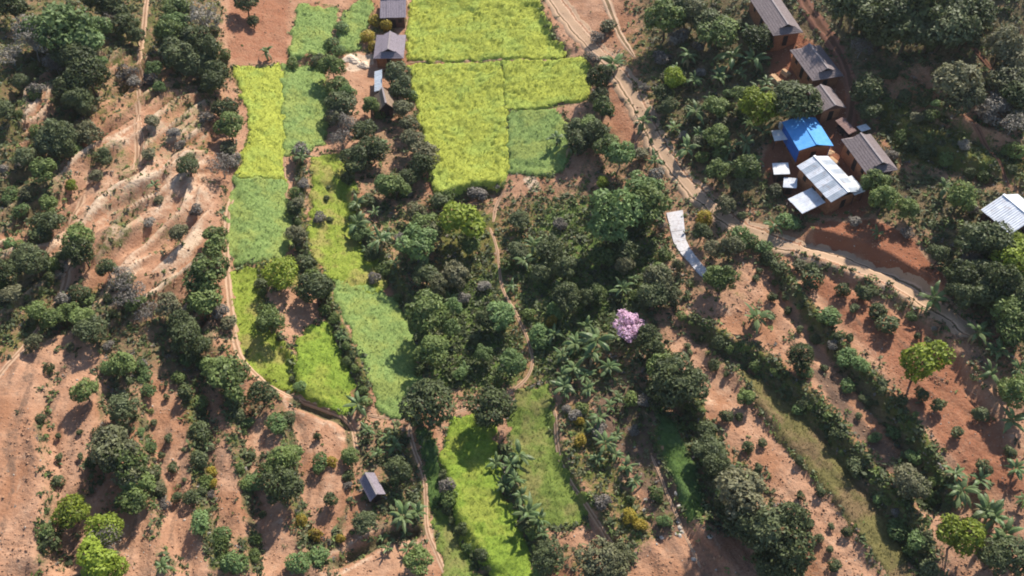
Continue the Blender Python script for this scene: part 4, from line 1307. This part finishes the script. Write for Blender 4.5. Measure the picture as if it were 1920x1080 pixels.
# ------------------------------------------------------------------ low undergrowth (uncountable)
def undergrowth(name, mat, n_try, dens, size, label, seed):
    g = np.random.default_rng(seed)
    n_try = int(n_try * 1.7)
    u = g.uniform(-330, 2250, n_try)
    v = g.uniform(-130, 1330, n_try)
    x, y = plan(u, v)
    bare_ = np.max([wg * sstep(-4, 6, poly_sd(u, v, P(pp))) for wg, _s, pp in CLEAR if wg > .8], axis=0)
    keep = (g.uniform(0, 1, n_try) < dens(x, y, u, v) * (1 - .85 * bare_)) & ~near_path(u, v, 7)
    x, y = x[keep], y[keep]
    n = len(x)
    z = gz(x, y)
    V_, T_ = [], []
    k = 7
    s = g.uniform(0.5, 1.3, n) * size
    tone = g.uniform(0, 1, n)
    for i in range(k):
        a = g.uniform(0, 2 * math.pi, n)
        r = g.uniform(0.1, 0.8, n) * s
        c = np.c_[x + np.cos(a) * r, y + np.sin(a) * r, z + g.uniform(0.05, 0.6, n) * s]
        nr = g.normal(size=(n, 3)) * 0.6 + np.array([0, 0, 0.9])
        nr /= np.linalg.norm(nr, axis=1)[:, None]
        t = np.cross(nr, g.normal(size=(n, 3)))
        t /= np.linalg.norm(t, axis=1)[:, None]
        b = np.cross(nr, t)
        L = (s * g.uniform(.3, .6, n))[:, None]
        V_.append(np.stack([c - t * L, c + b * L * .5, c + t * L, c - b * L * .5], 1))
        T_.append(np.clip(tone + g.uniform(-.3, .3, n), 0, 1))
    V_ = np.concatenate(V_).reshape(-1, 3)
    T_ = np.repeat(np.concatenate(T_), 4)
    m = len(V_) // 4
    me = mesh_np(name, V_, np.arange(m * 4), np.full(m, 4), {'tint': T_})
    o = link(name, me, None, M[mat])
    tag(o, label, kind='stuff')
    return o


fieldmask = lambda u, v: np.max([poly_sd(u, v, fp) for fp in FIELD_POLY], axis=0) > 1
undergrowth('undergrowth', 'dark', 70000, lambda x, y, u, v: np.where(fieldmask(u, v), 0, cover_at('a2', x, y) * 0.28 + cover_at('a0', x, y) * .25), 0.75, 'low dark undergrowth between the trees', 1)
undergrowth('weeds', 'green', 64000, lambda x, y, u, v: np.where(fieldmask(u, v), 0, cover_at('a0', x, y) * 0.6 + cover_at('a1', x, y) * .22 + cover_at('a2', x, y) * .2 + .006), 0.55, 'green weeds on the banks and terraces', 2)
undergrowth('dry_grass', 'olive', 56000, lambda x, y, u, v: np.where(fieldmask(u, v), 0, cover_at('a1', x, y) * 0.5 + cover_at('a2', x, y) * .22 + .006), 0.5, 'dry olive grass tufts on the slope', 3)
undergrowth('dry_twigs', 'grey', 16000, lambda x, y, u, v: np.where(fieldmask(u, v), 0, cover_at('a2', x, y) * 0.2 + cover_at('a1', x, y) * .12 + .006), 0.5, 'dead grey twigs and straw on the slope', 4)


# ------------------------------------------------------------------ buildings
def box(bm, x0, x1, y0, y1, z0, z1):
    v = [bm.verts.new((x, y, z)) for z in (z0, z1) for x, y in ((x0, y0), (x1, y0), (x1, y1), (x0, y1))]
    for f in ((3, 2, 1, 0), (4, 5, 6, 7), (0, 1, 5, 4), (1, 2, 6, 5), (2, 3, 7, 6), (3, 0, 4, 7)):
        bm.faces.new([v[i] for i in f])


def bm_obj(name, fn, parent, mat):
    bm = bmesh.new()
    fn(bm)
    bmesh.ops.recalc_face_normals(bm, faces=bm.faces[:])
    me = bpy.data.meshes.new(name)
    bm.to_mesh(me)
    bm.free()
    return link(name, me, parent, M[mat])


def slab_poly(bm, pts, th=0.12):
    """closed slab: polygon pts (3D) and its copy th below"""
    top = [bm.verts.new(p) for p in pts]
    bot = [bm.verts.new((p[0], p[1], p[2] - th)) for p in pts]
    bm.faces.new(top)
    bm.faces.new(bot[::-1])
    n = len(pts)
    for i in range(n):
        bm.faces.new((top[i], bot[i], bot[(i + 1) % n], top[(i + 1) % n]))


def frame(A, B, C, he):
    um, vm = (A[0] + C[0]) / 2, (A[1] + C[1]) / 2
    x, y = plan(um, vm, he)
    ze = float(base_h(x, y)) + 0.05 + he
    pts = []
    for q in (A, B, C):
        a_, b_ = (q[0] - PW / 2) / F, (PH / 2 - q[1]) / F
        t = (ze - CAMH) / (-sp_ + b_ * cp)
        pts.append(np.array([a_ * t, (cp + b_ * sp_) * t]))
    a, b, c = pts
    ex = (b - a) / np.linalg.norm(b - a)
    L = float(np.linalg.norm(b - a))
    ey = np.array([-ex[1], ex[0]])
    w = float(np.dot(c - b, ey))
    cen = (a + b) / 2 + ey * w / 2
    return cen, math.atan2(ex[1], ex[0]), L, abs(w), (1 if w > 0 else -1)


def new_thing(name, cen, rz, label, cat, group=None):
    e = bpy.data.objects.new(name, None)
    COL.objects.link(e)
    cs = [(cen[0] + dx, cen[1] + dy) for dx in (-1.5, 0, 1.5) for dy in (-1.5, 0, 1.5)]
    z = float(base_h(cen[0], cen[1])) + 0.05
    e.location = (cen[0], cen[1], z)
    e.rotation_euler = (0, 0, rz)
    tag(e, label, cat, group)
    return e


def corrugated(parent, x0, x1, ya, za, yb, zb, mat, name='roof_sheet', waves=4, amp=0.035, lift=0.0, label=None):
    n = waves * 2
    v, f = [], []
    for j, (y, z) in enumerate(((ya, za), (yb, zb))):
        for dz in (0.0, -0.03):
            for i in range(n + 1):
                v.append((x0 + (x1 - x0) * i / n, y, z + lift + (amp if i % 2 else -amp) + dz))
    m = n + 1
    for i in range(n):
        f.append((i, i + 1, 2 * m + i + 1, 2 * m + i))
        f.append((m + i + 1, m + i, 3 * m + i, 3 * m + i + 1))
    me = bpy.data.meshes.new(name)
    me.from_pydata(v, [], f)
    o = link(name, me, parent, M[mat])
    if label:
        o['label'] = label
    return o


def walls(e, L, W, he, ov, mat, opening_side):
    x, y = L / 2 - ov, W / 2 - ov
    def fn(bm):
        t = 0.14
        box(bm, -x, x, -y, -y + t, -1.2, he)
        box(bm, -x, x, y - t, y, -1.2, he)
        box(bm, -x, -x + t, -y + t + .002, y - t - .002, -1.2, he)
        box(bm, x - t, x, -y + t + .002, y - t - .002, -1.2, he)
    bm_obj('wall', fn, e, mat)
    s = opening_side
    bm_obj('door', lambda bm: box(bm, -0.5, 0.5, s * y - .03, s * y + .03, -0.2, min(1.9, he - .2)), e, 'opening')
    bm_obj('door', lambda bm: box(bm, x - .03, x + .035, -0.45, 0.45, -0.2, min(1.9, he - .2)), e, 'opening')
    for xx in (-x * 0.6, x * 0.6):
        w = bm_obj('window', lambda bm: box(bm, xx - .4, xx + .4, s * y - .028, s * y + .028, he * .45, he * .8), e, 'opening')
        bm_obj('window_frame', lambda bm: (box(bm, xx - .48, xx + .48, s * y - .04, s * y + .04, he * .45 - .08, he * .45 - .002), box(bm, xx - .48, xx + .48, s * y - .04, s * y + .04, he * .8 + .002, he * .8 + .08)), w, 'timber')


def gablet_house(name, A, B, C, he, rise, mat, wmat, label, hip=True, hipA=True, group=None, gmat='opening', courses=7):
    cen, rz, L, W, sg = frame(A, B, C, he)
    e = new_thing(name, cen, rz, label, 'house', group)
    hr = he + rise
    k = 0.5
    hg = he + rise * k
    dx = (W / 2) * k * 0.8
    xb = L / 2 - dx if hip else L / 2
    xa = -L / 2 + dx if hipA else -L / 2
    for s in (-1, 1):
        def slope(bm):
            # overlapping courses of shingle, each lower edge proud of the one below
            for c in range(courses):
                t0, t1 = c / courses, (c + 1) / courses + 0.02
                t1 = min(t1, 1)
                def ends(t):
                    if t <= k:
                        return -L / 2 + (dx * t / k if hipA else 0), L / 2 - (dx * t / k if hip else 0)
                    return xa - (0.25 if hipA else 0), xb + (0.25 if hip else 0)
                y0, y1 = s * W / 2 * (1 - t0), s * W / 2 * (1 - t1)
                z0, z1 = he + rise * t0 + 0.05, he + rise * t1 + 0.012
                a0, b0 = ends(min(t0, k)) if t1 <= k + .03 else ends(t0 + 1e-4 if t0 >= k else t0)
                a1, b1 = ends(t1) if t1 <= k else ((ends(k)) if t0 < k else ends(t1))
                slab_poly(bm, [(a0, y0, z0), (b0, y0, z0), (b1, y1, z1), (a1, y1, z1)], 0.1)
        bm_obj('roof_slope', slope, e, mat)
    for end, on, xe in ((1, hip, xb), (-1, hipA, xa)):
        if on:
            def skirt(bm):
                n = 4
                for c in range(n):
                    t0, t1 = c / n * k, min((c + 1) / n + .03, 1) * k
                    w0, w1 = W / 2 * (1 - t0), W / 2 * (1 - t1)
                    x0, x1 = end * (L / 2 - dx * t0 / k), end * (L / 2 - dx * t1 / k)
                    slab_poly(bm, [(x0, -w0, he + rise * t0 + .055), (x0, w0, he + rise * t0 + .055), (x1, w1, he + rise * t1 + .018), (x1, -w1, he + rise * t1 + .018)], 0.1)
            bm_obj('hip_skirt', skirt, e, mat)
            zt, wt = hg, W / 2 * (1 - k)
        else:
            zt, wt = he, W / 2
        xg = xe - end * 0.15
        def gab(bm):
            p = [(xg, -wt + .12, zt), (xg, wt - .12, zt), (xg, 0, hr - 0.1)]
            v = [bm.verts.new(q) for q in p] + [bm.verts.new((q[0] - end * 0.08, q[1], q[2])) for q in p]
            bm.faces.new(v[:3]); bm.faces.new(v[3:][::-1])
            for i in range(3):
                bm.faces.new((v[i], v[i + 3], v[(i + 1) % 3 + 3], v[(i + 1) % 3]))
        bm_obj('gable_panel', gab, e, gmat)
    bm_obj('ridge_cap', lambda bm: box(bm, xa - (.3 if hipA else 0), xb + (.3 if hip else 0), -.16, .16, hr - .04, hr + .07), e, 'ridge')
    walls(e, L, W, he, 0.55, wmat, -1)
    return e


def metal_house(name, A, B, C, he, rise, n, mat, wmat, label, mats2=None, mono=False, wall=True, group=None, cat='house', rear=None):
    cen, rz, L, W, sg = frame(A, B, C, he)
    e = new_thing(name, cen, rz, label, cat, group)
    near = -sg          # the eave A-B lies on this side in local y
    for i in range(n):
        x0, x1 = -L / 2 + L * i / n, -L / 2 + L * (i + 1) / n + (0.06 if i < n - 1 else 0)
        m = mat if not (mats2 and i % 2) else mats2
        lift = (0.02 if mat == 'blue' else 0.05) * (i % 2) + ((i * 7) % 5) * 0.008
        if mono:
            corrugated(e, x0, x1, near * W / 2, he, -near * W / 2, he + rise, m, lift=lift)
        else:
            corrugated(e, x0, x1, near * W / 2, he, near * 0.03, he + rise, m, lift=lift, amp=0.012 if mat == 'blue' else 0.035)
            corrugated(e, x0, x1, -near * W / 2, he, -near * 0.03, he + rise, rear or m, lift=lift, amp=0.012 if mat == 'blue' else 0.035)
    if not mono:
        bm_obj('ridge_cap', lambda bm: box(bm, -L / 2, L / 2, -.2, .2, he + rise + .05, he + rise + .12), e, mat)
    if wall:
        walls(e, L, W, he - .08, 0.4, wmat, near)
    else:
        for sx in (-1, 1):
            for sy in (-1, 1):
                hh = he + (rise if mono and sy == -near else 0) - .06
                bm_obj('post', lambda bm: box(bm, sx * (L / 2 - .2) - .07, sx * (L / 2 - .2) + .07, sy * (W / 2 - .2) - .07, sy * (W / 2 - .2) + .07, -1.0, hh), e, 'timber')
    return e


gablet_house('village_house', (1402, -8), (1450, 67), (1504, 57), 2.6, 1.5, 'tile', 'earth_wall', 'grey shingled house at the top of the village, cut by the picture edge')
gablet_house('village_house', (1481, 93), (1524, 151), (1574, 131), 2.6, 1.5, 'tile', 'earth_wall', 'grey shingled house above the big round village tree', group=None)
gablet_house('village_house', (1514, 170), (1542, 209), (1579, 191), 2.6, 1.0, 'tile', 'earth_wall', 'plain gabled grey house just above the blue roof', hip=False, hipA=False, gmat='timber')
gablet_house('village_house', (1577, 261), (1627, 329), (1680, 313), 2.7, 1.5, 'tile', 'earth_wall', 'large grey shingled house nearest the white sheet roofs, orange walls')
e = metal_house('blue_roofed_house', (1466, 228), (1498, 282), (1558, 265), 3.0, 0.75, 5, 'blue', 'earth_wall', 'house under a bright blue sheet roof')
e = metal_house('metal_roofed_house', (1494, 311), (1558, 380), (1602, 343), 2.8, 1.1, 8, 'white_metal', 'earth_wall', 'long house with striped white and grey sheet roof', mats2='grey_metal')
metal_house('lean_to', (1477, 373), (1504, 401), (1546, 377), 2.0, 0.7, 4, 'white_metal', 'timber', 'white sheet lean-to at the foot of the striped roof', mono=True, wall=False, cat='shed')
metal_house('white_shed', (1577, 336), (1602, 366), (1615, 353), 2.2, 0.3, 3, 'white', 'timber', 'bright white flat shed roof beside the striped roof', mono=True, wall=False, cat='shed')
metal_house('small_shed', (1448, 305), (1451, 327), (1479, 320), 1.8, 0.35, 2, 'white', 'timber', 'upper of the two small square white sheds', mono=True, wall=True, cat='shed')
metal_house('small_shed', (1470, 332), (1468, 351), (1493, 353), 1.6, 0.3, 2, 'white_metal', 'timber', 'lower of the two small square white sheds', mono=True, wall=True, cat='shed')
metal_house('store_shed', (1566, 226), (1592, 252), (1604, 247), 1.7, 0.35, 3, 'rust', 'timber', 'narrow rusty brown store shed behind the blue roof', mono=True, wall=True, cat='shed')
metal_house('metal_roofed_house', (1839, 393), (1894, 440), (1958, 404), 2.8, 1.5, 4, 'white_metal', 'timber', 'white metal roofed house at the edge of the picture')
metal_house('tiled_house', (712, 34), (761, 33), (766, -14), 2.6, 1.5, 4, 'tile_lilac', 'timber', 'lilac grey roofed house cut by the top of the picture', rear='red_metal')
for o in bpy.data.objects:
    pass
gablet_house('hipped_house', (706, 66), (700, 110), (757, 108), 2.4, 1.6, 'tile_lilac', 'earth_wall', 'hipped lilac grey house between pale straw patch and big rice field')
metal_house('narrow_shed', (702, 134), (702, 172), (717, 172), 2.0, 0.4, 3, 'grey_metal', 'timber', 'narrow grey shed joining the hipped house and the brown hut', mono=True, cat='shed')
gablet_house('open_hut', (702, 178), (709, 210), (742, 206), 2.2, 1.9, 'tile_brown', 'timber', 'brown thatched hut with a dark open gable', hip=False)
gablet_house('field_hut', (673, 900), (694, 941), (723, 926), 1.6, 1.1, 'tile_lilac', 'timber', 'lone lilac grey field hut among bananas', hip=False, hipA=False)

# blue boards hung under the blue roof's long side
bl = [o for o in bpy.data.objects if o.name.startswith('blue_roofed_house')][0]
for ch in list(bl.children):
    if ch.name.startswith('wall'):
        cx = [v.co for v in ch.data.vertices]
        x1, y1 = max(c.x for c in cx), max(c.y for c in cx)
        for s in (-1, 1):
            bm_obj('blue_board', lambda bm: box(bm, -x1 - .05, x1 + .05, s * (y1 + .06), s * (y1 + .12), 0.1, 2.85), bl, 'blue_dark')


# ------------------------------------------------------------------ small village things
def at(u, v, dz=0.0):
    x, y = plan(u, v, dz)
    return float(x), float(y), float(gz(x, y))


def heap(name, u, v, rx, ry, h, mat, label, cat, seed):
    x, y, z = at(u, v)
    g = np.random.default_rng(seed)
    n, m = 9, 12
    V_ = [(0, 0, h)]
    for i in range(1, n):
        for j in range(m):
            t, a = i / (n - 1), 2 * math.pi * j / m
            k = 1 + 0.25 * math.sin(3 * a + seed) + g.uniform(-.1, .1)
            V_.append((rx * t * k * math.cos(a), ry * t * k * math.sin(a), h * (1 - t ** 1.6) * g.uniform(.75, 1.15) - (.2 if i == n - 1 else 0)))
    f = [(0, 1 + j, 1 + (j + 1) % m) for j in range(m)]
    for i in range(n - 2):
        for j in range(m):
            a, b = 1 + i * m, 1 + (i + 1) * m
            f.append((a + j, b + j, b + (j + 1) % m, a + (j + 1) % m))
    me = bpy.data.meshes.new(name)
    me.from_pydata(V_, [], f)
    o = link(name, me, None, M[mat])
    o.location = (x, y, z)
    tag(o, label, cat)
    return o


metal_house('small_shed', (1446, 244), (1452, 264), (1477, 259), 1.9, 0.3, 2, 'white', 'timber', 'white sheet shelter tucked against the outer side of the blue roof', mono=True, wall=False, cat='shed')
heap('white_tarpaulin', 1466, 236, 0.7, 0.9, 0.7, 'white', 'crumpled white tarpaulin against the blue roof corner', 'tarpaulin', 2)
heap('straw_heap', 656, 112, 2.0, 1.6, 0.7, 'straw', 'pale straw heap between the narrow green field and the hipped house', 'heap', 3)
heap('straw_heap', 681, 122, 1.4, 1.2, 0.6, 'straw', 'smaller pale straw heap by the hipped house', 'heap', 4)
heap('white_sack', 379, 64, 0.4, 0.4, 0.6, 'white', 'small white sack among trees at the top of the slope', 'sack', 5)
heap('white_sack', 1664, 358, 0.35, 0.35, 0.6, 'white', 'small white sack among leaves below the large shingled house', 'sack', 6)
heap('white_sack', 1546, 141, 0.3, 0.3, 0.6, 'white', 'small white sack by the second shingled house', 'sack', 7)


def table(u, v, w, d, h, label):
    x, y, z = at(u, v, h)
    e = bpy.data.objects.new('white_table', None)
    COL.objects.link(e)
    e.location = (x, y, z)
    e.rotation_euler = (0, 0, 0.4)
    tag(e, label, 'table')
    bm_obj('table_top', lambda bm: box(bm, -w / 2, w / 2, -d / 2, d / 2, h - .06, h), e, 'white')
    for sx in (-1, 1):
        for sy in (-1, 1):
            bm_obj('leg', lambda bm: box(bm, sx * (w / 2 - .1) - .04, sx * (w / 2 - .1) + .04, sy * (d / 2 - .1) - .04, sy * (d / 2 - .1) + .04, -.3, h - .062), e, 'timber')


table(1620, 238, 1.9, 1.4, 0.9, 'white topped table behind the large shingled house')

# stones beside the faint trail, and along the terrace edges
srnd = random.Random(3)
STONES = [(1268, 925), (1274, 948), (1272, 975), (1268, 998), (1276, 1000), (1280, 992), (1190, 835), (1208, 955), (1242, 1004), (1276, 985), (1330, 1010), (1302, 1045)]
for i, (u, v) in enumerate(STONES):
    x, y, z = at(u, v)
    bm = bmesh.new()
    bmesh.ops.create_icosphere(bm, subdivisions=2, radius=1)
    for vt in bm.verts:
        vt.co *= srnd.uniform(.8, 1.15)
        vt.co.z *= 0.6
    me = bpy.data.meshes.new('field_stone')
    bm.to_mesh(me)
    bm.free()
    o = link('field_stone', me, None, M['stone'])
    k = srnd.uniform(.14, .32)
    o.location = (x, y, z + .05)
    o.scale = (k * 1.4, k, k)
    o.rotation_euler = (0, 0, srnd.uniform(0, 6))
    tag(o, place_label('pale field stone', u, v), 'stone', 'pale stones along trails and terrace edges')


# clods and small stones lying on the bare terraces (uncountable)
def clods(name, n_try, mat, seed, label, r0, r1):
    g = np.random.default_rng(seed)
    u, v = g.uniform(-20, 1940, n_try), g.uniform(-20, 1100, n_try)
    x, y = plan(u, v)
    veg = np.maximum(np.maximum(cover_at('a0', x, y), cover_at('a1', x, y)), cover_at('a2', x, y))
    clump = fbm(x / 5, y / 5, 301 + seed, 3)
    ok = (g.uniform(0, 1, n_try) < (0.15 + 1.6 * np.clip(clump - .42, 0, 1) * 2) * (1 - .6 * veg)) & ~fieldmask(u, v)
    x, y = x[ok], y[ok]
    n = len(x)
    r = g.uniform(r0, r1, n) * np.where(g.uniform(0, 1, n) < .08, 1.8, 1)
    c = np.c_[x, y, gz(x, y) + r * .2]
    base = np.array([(1, 0, 0), (0, 1, 0), (-1, 0, 0), (0, -1, 0), (0, 0, .8), (0, 0, -.8)])
    V_ = c[:, None] + base[None] * r[:, None, None] * g.uniform(.6, 1.4, (n, 6, 1))
    f = np.array([(0, 1, 4), (1, 2, 4), (2, 3, 4), (3, 0, 4), (1, 0, 5), (2, 1, 5), (3, 2, 5), (0, 3, 5)])
    F_ = (f[None] + (np.arange(n) * 6)[:, None, None]).reshape(-1)
    me = mesh_np(name, V_.reshape(-1, 3), F_, np.full(n * 8, 3))
    tag(link(name, me, None, M[mat]), label, kind='stuff')


M['clod'] = plain('dry soil clod', (0.22, 0.11, 0.06), (0.46, 0.27, 0.165), 0.8)
clods('soil_clods', 42000, 'clod', 1, 'crumbled clods of orange soil on the bare terraces', .06, .17)
clods('pebbles', 5000, 'stone', 2, 'small pale stones on the bare terraces', .05, .12)


def timber_pile(u, v, rz, L, n, label, mat):
    x, y, z = at(u, v)
    e = bpy.data.objects.new('timber_pile', None)
    COL.objects.link(e)
    e.location, e.rotation_euler = (x, y, z), (0, 0, rz)
    tag(e, label, 'timber pile')
    g = random.Random(int(u))
    for lay in range(3):
        for i in range(n - lay):
            def fn(bm):
                box(bm, -L / 2 + g.uniform(-.1, .1), L / 2 + g.uniform(-.1, .1), (i - (n - lay) / 2) * .3, (i - (n - lay) / 2) * .3 + .27, lay * .2 + (-.2 if lay == 0 else .005), lay * .2 + .19)
            bm_obj('plank', fn, e, mat)


M['fresh_wood'] = plain('sawn orange timber', (0.40, 0.24, 0.13), (0.58, 0.38, 0.22), 4.0)
timber_pile(1455, 150, 2.0, 2.6, 5, 'pale orange sawn timber pile beside the big round village tree', 'fresh_wood')
timber_pile(1474, 138, 2.1, 1.8, 4, 'smaller sawn timber pile in the upper red yard', 'fresh_wood')
timber_pile(1563, 306, 2.1, 1.8, 4, 'timber pile between the blue roof and the large shingled house', 'fresh_wood')
heap('straw_heap', 1556, 285, 1.0, .8, .3, 'fresh_wood', 'low tan heap in the orange yard beside the blue roof', 'heap', 8)


# the same scrub going on beyond the edges of the photograph (one mass, nobody counts it)
def outer_scrub():
    g = np.random.default_rng(77)
    out_v, out_t = [], []
    src = []
    for k in ('S', 'V', 'W'):
        for _t, cm in KIND[k]['v']:
            co = np.zeros(len(cm.vertices) * 3, np.float32)
            cm.vertices.foreach_get('co', co)
            ti = np.zeros(len(cm.vertices), np.float32)
            cm.attributes['tint'].data.foreach_get('value', ti)
            src.append((co.reshape(-1, 3), ti))
    n = 0
    while n < 260:
        u, v = g.uniform(-420, 2340), g.uniform(-110, 1420)
        if -45 < u < 1965 and -30 < v < 1125:
            continue
        x, y = plan(u, v)
        if vnoise(x / 14, y / 14, 88) < 0.38:
            continue
        co, ti = src[g.integers(len(src))]
        s_ = g.uniform(1.6, 5.5)
        a = g.uniform(0, 6.28)
        ro = np.array([[math.cos(a), -math.sin(a), 0], [math.sin(a), math.cos(a), 0], [0, 0, 1]])
        out_v.append(co @ ro.T * s_ + np.array([float(x), float(y), float(gz(x, y))]))
        out_t.append(np.clip(ti + g.uniform(-.2, .2), 0, 1))
        n += 1
    V_ = np.concatenate(out_v)
    m = len(V_) // 4
    me = mesh_np('outer_scrub', V_, np.arange(m * 4), np.full(m, 4), {'tint': np.concatenate(out_t)})
    tag(link('outer_scrub', me, None, M['green']), 'green scrub carrying on around the terraces', kind='stuff')


outer_scrub()
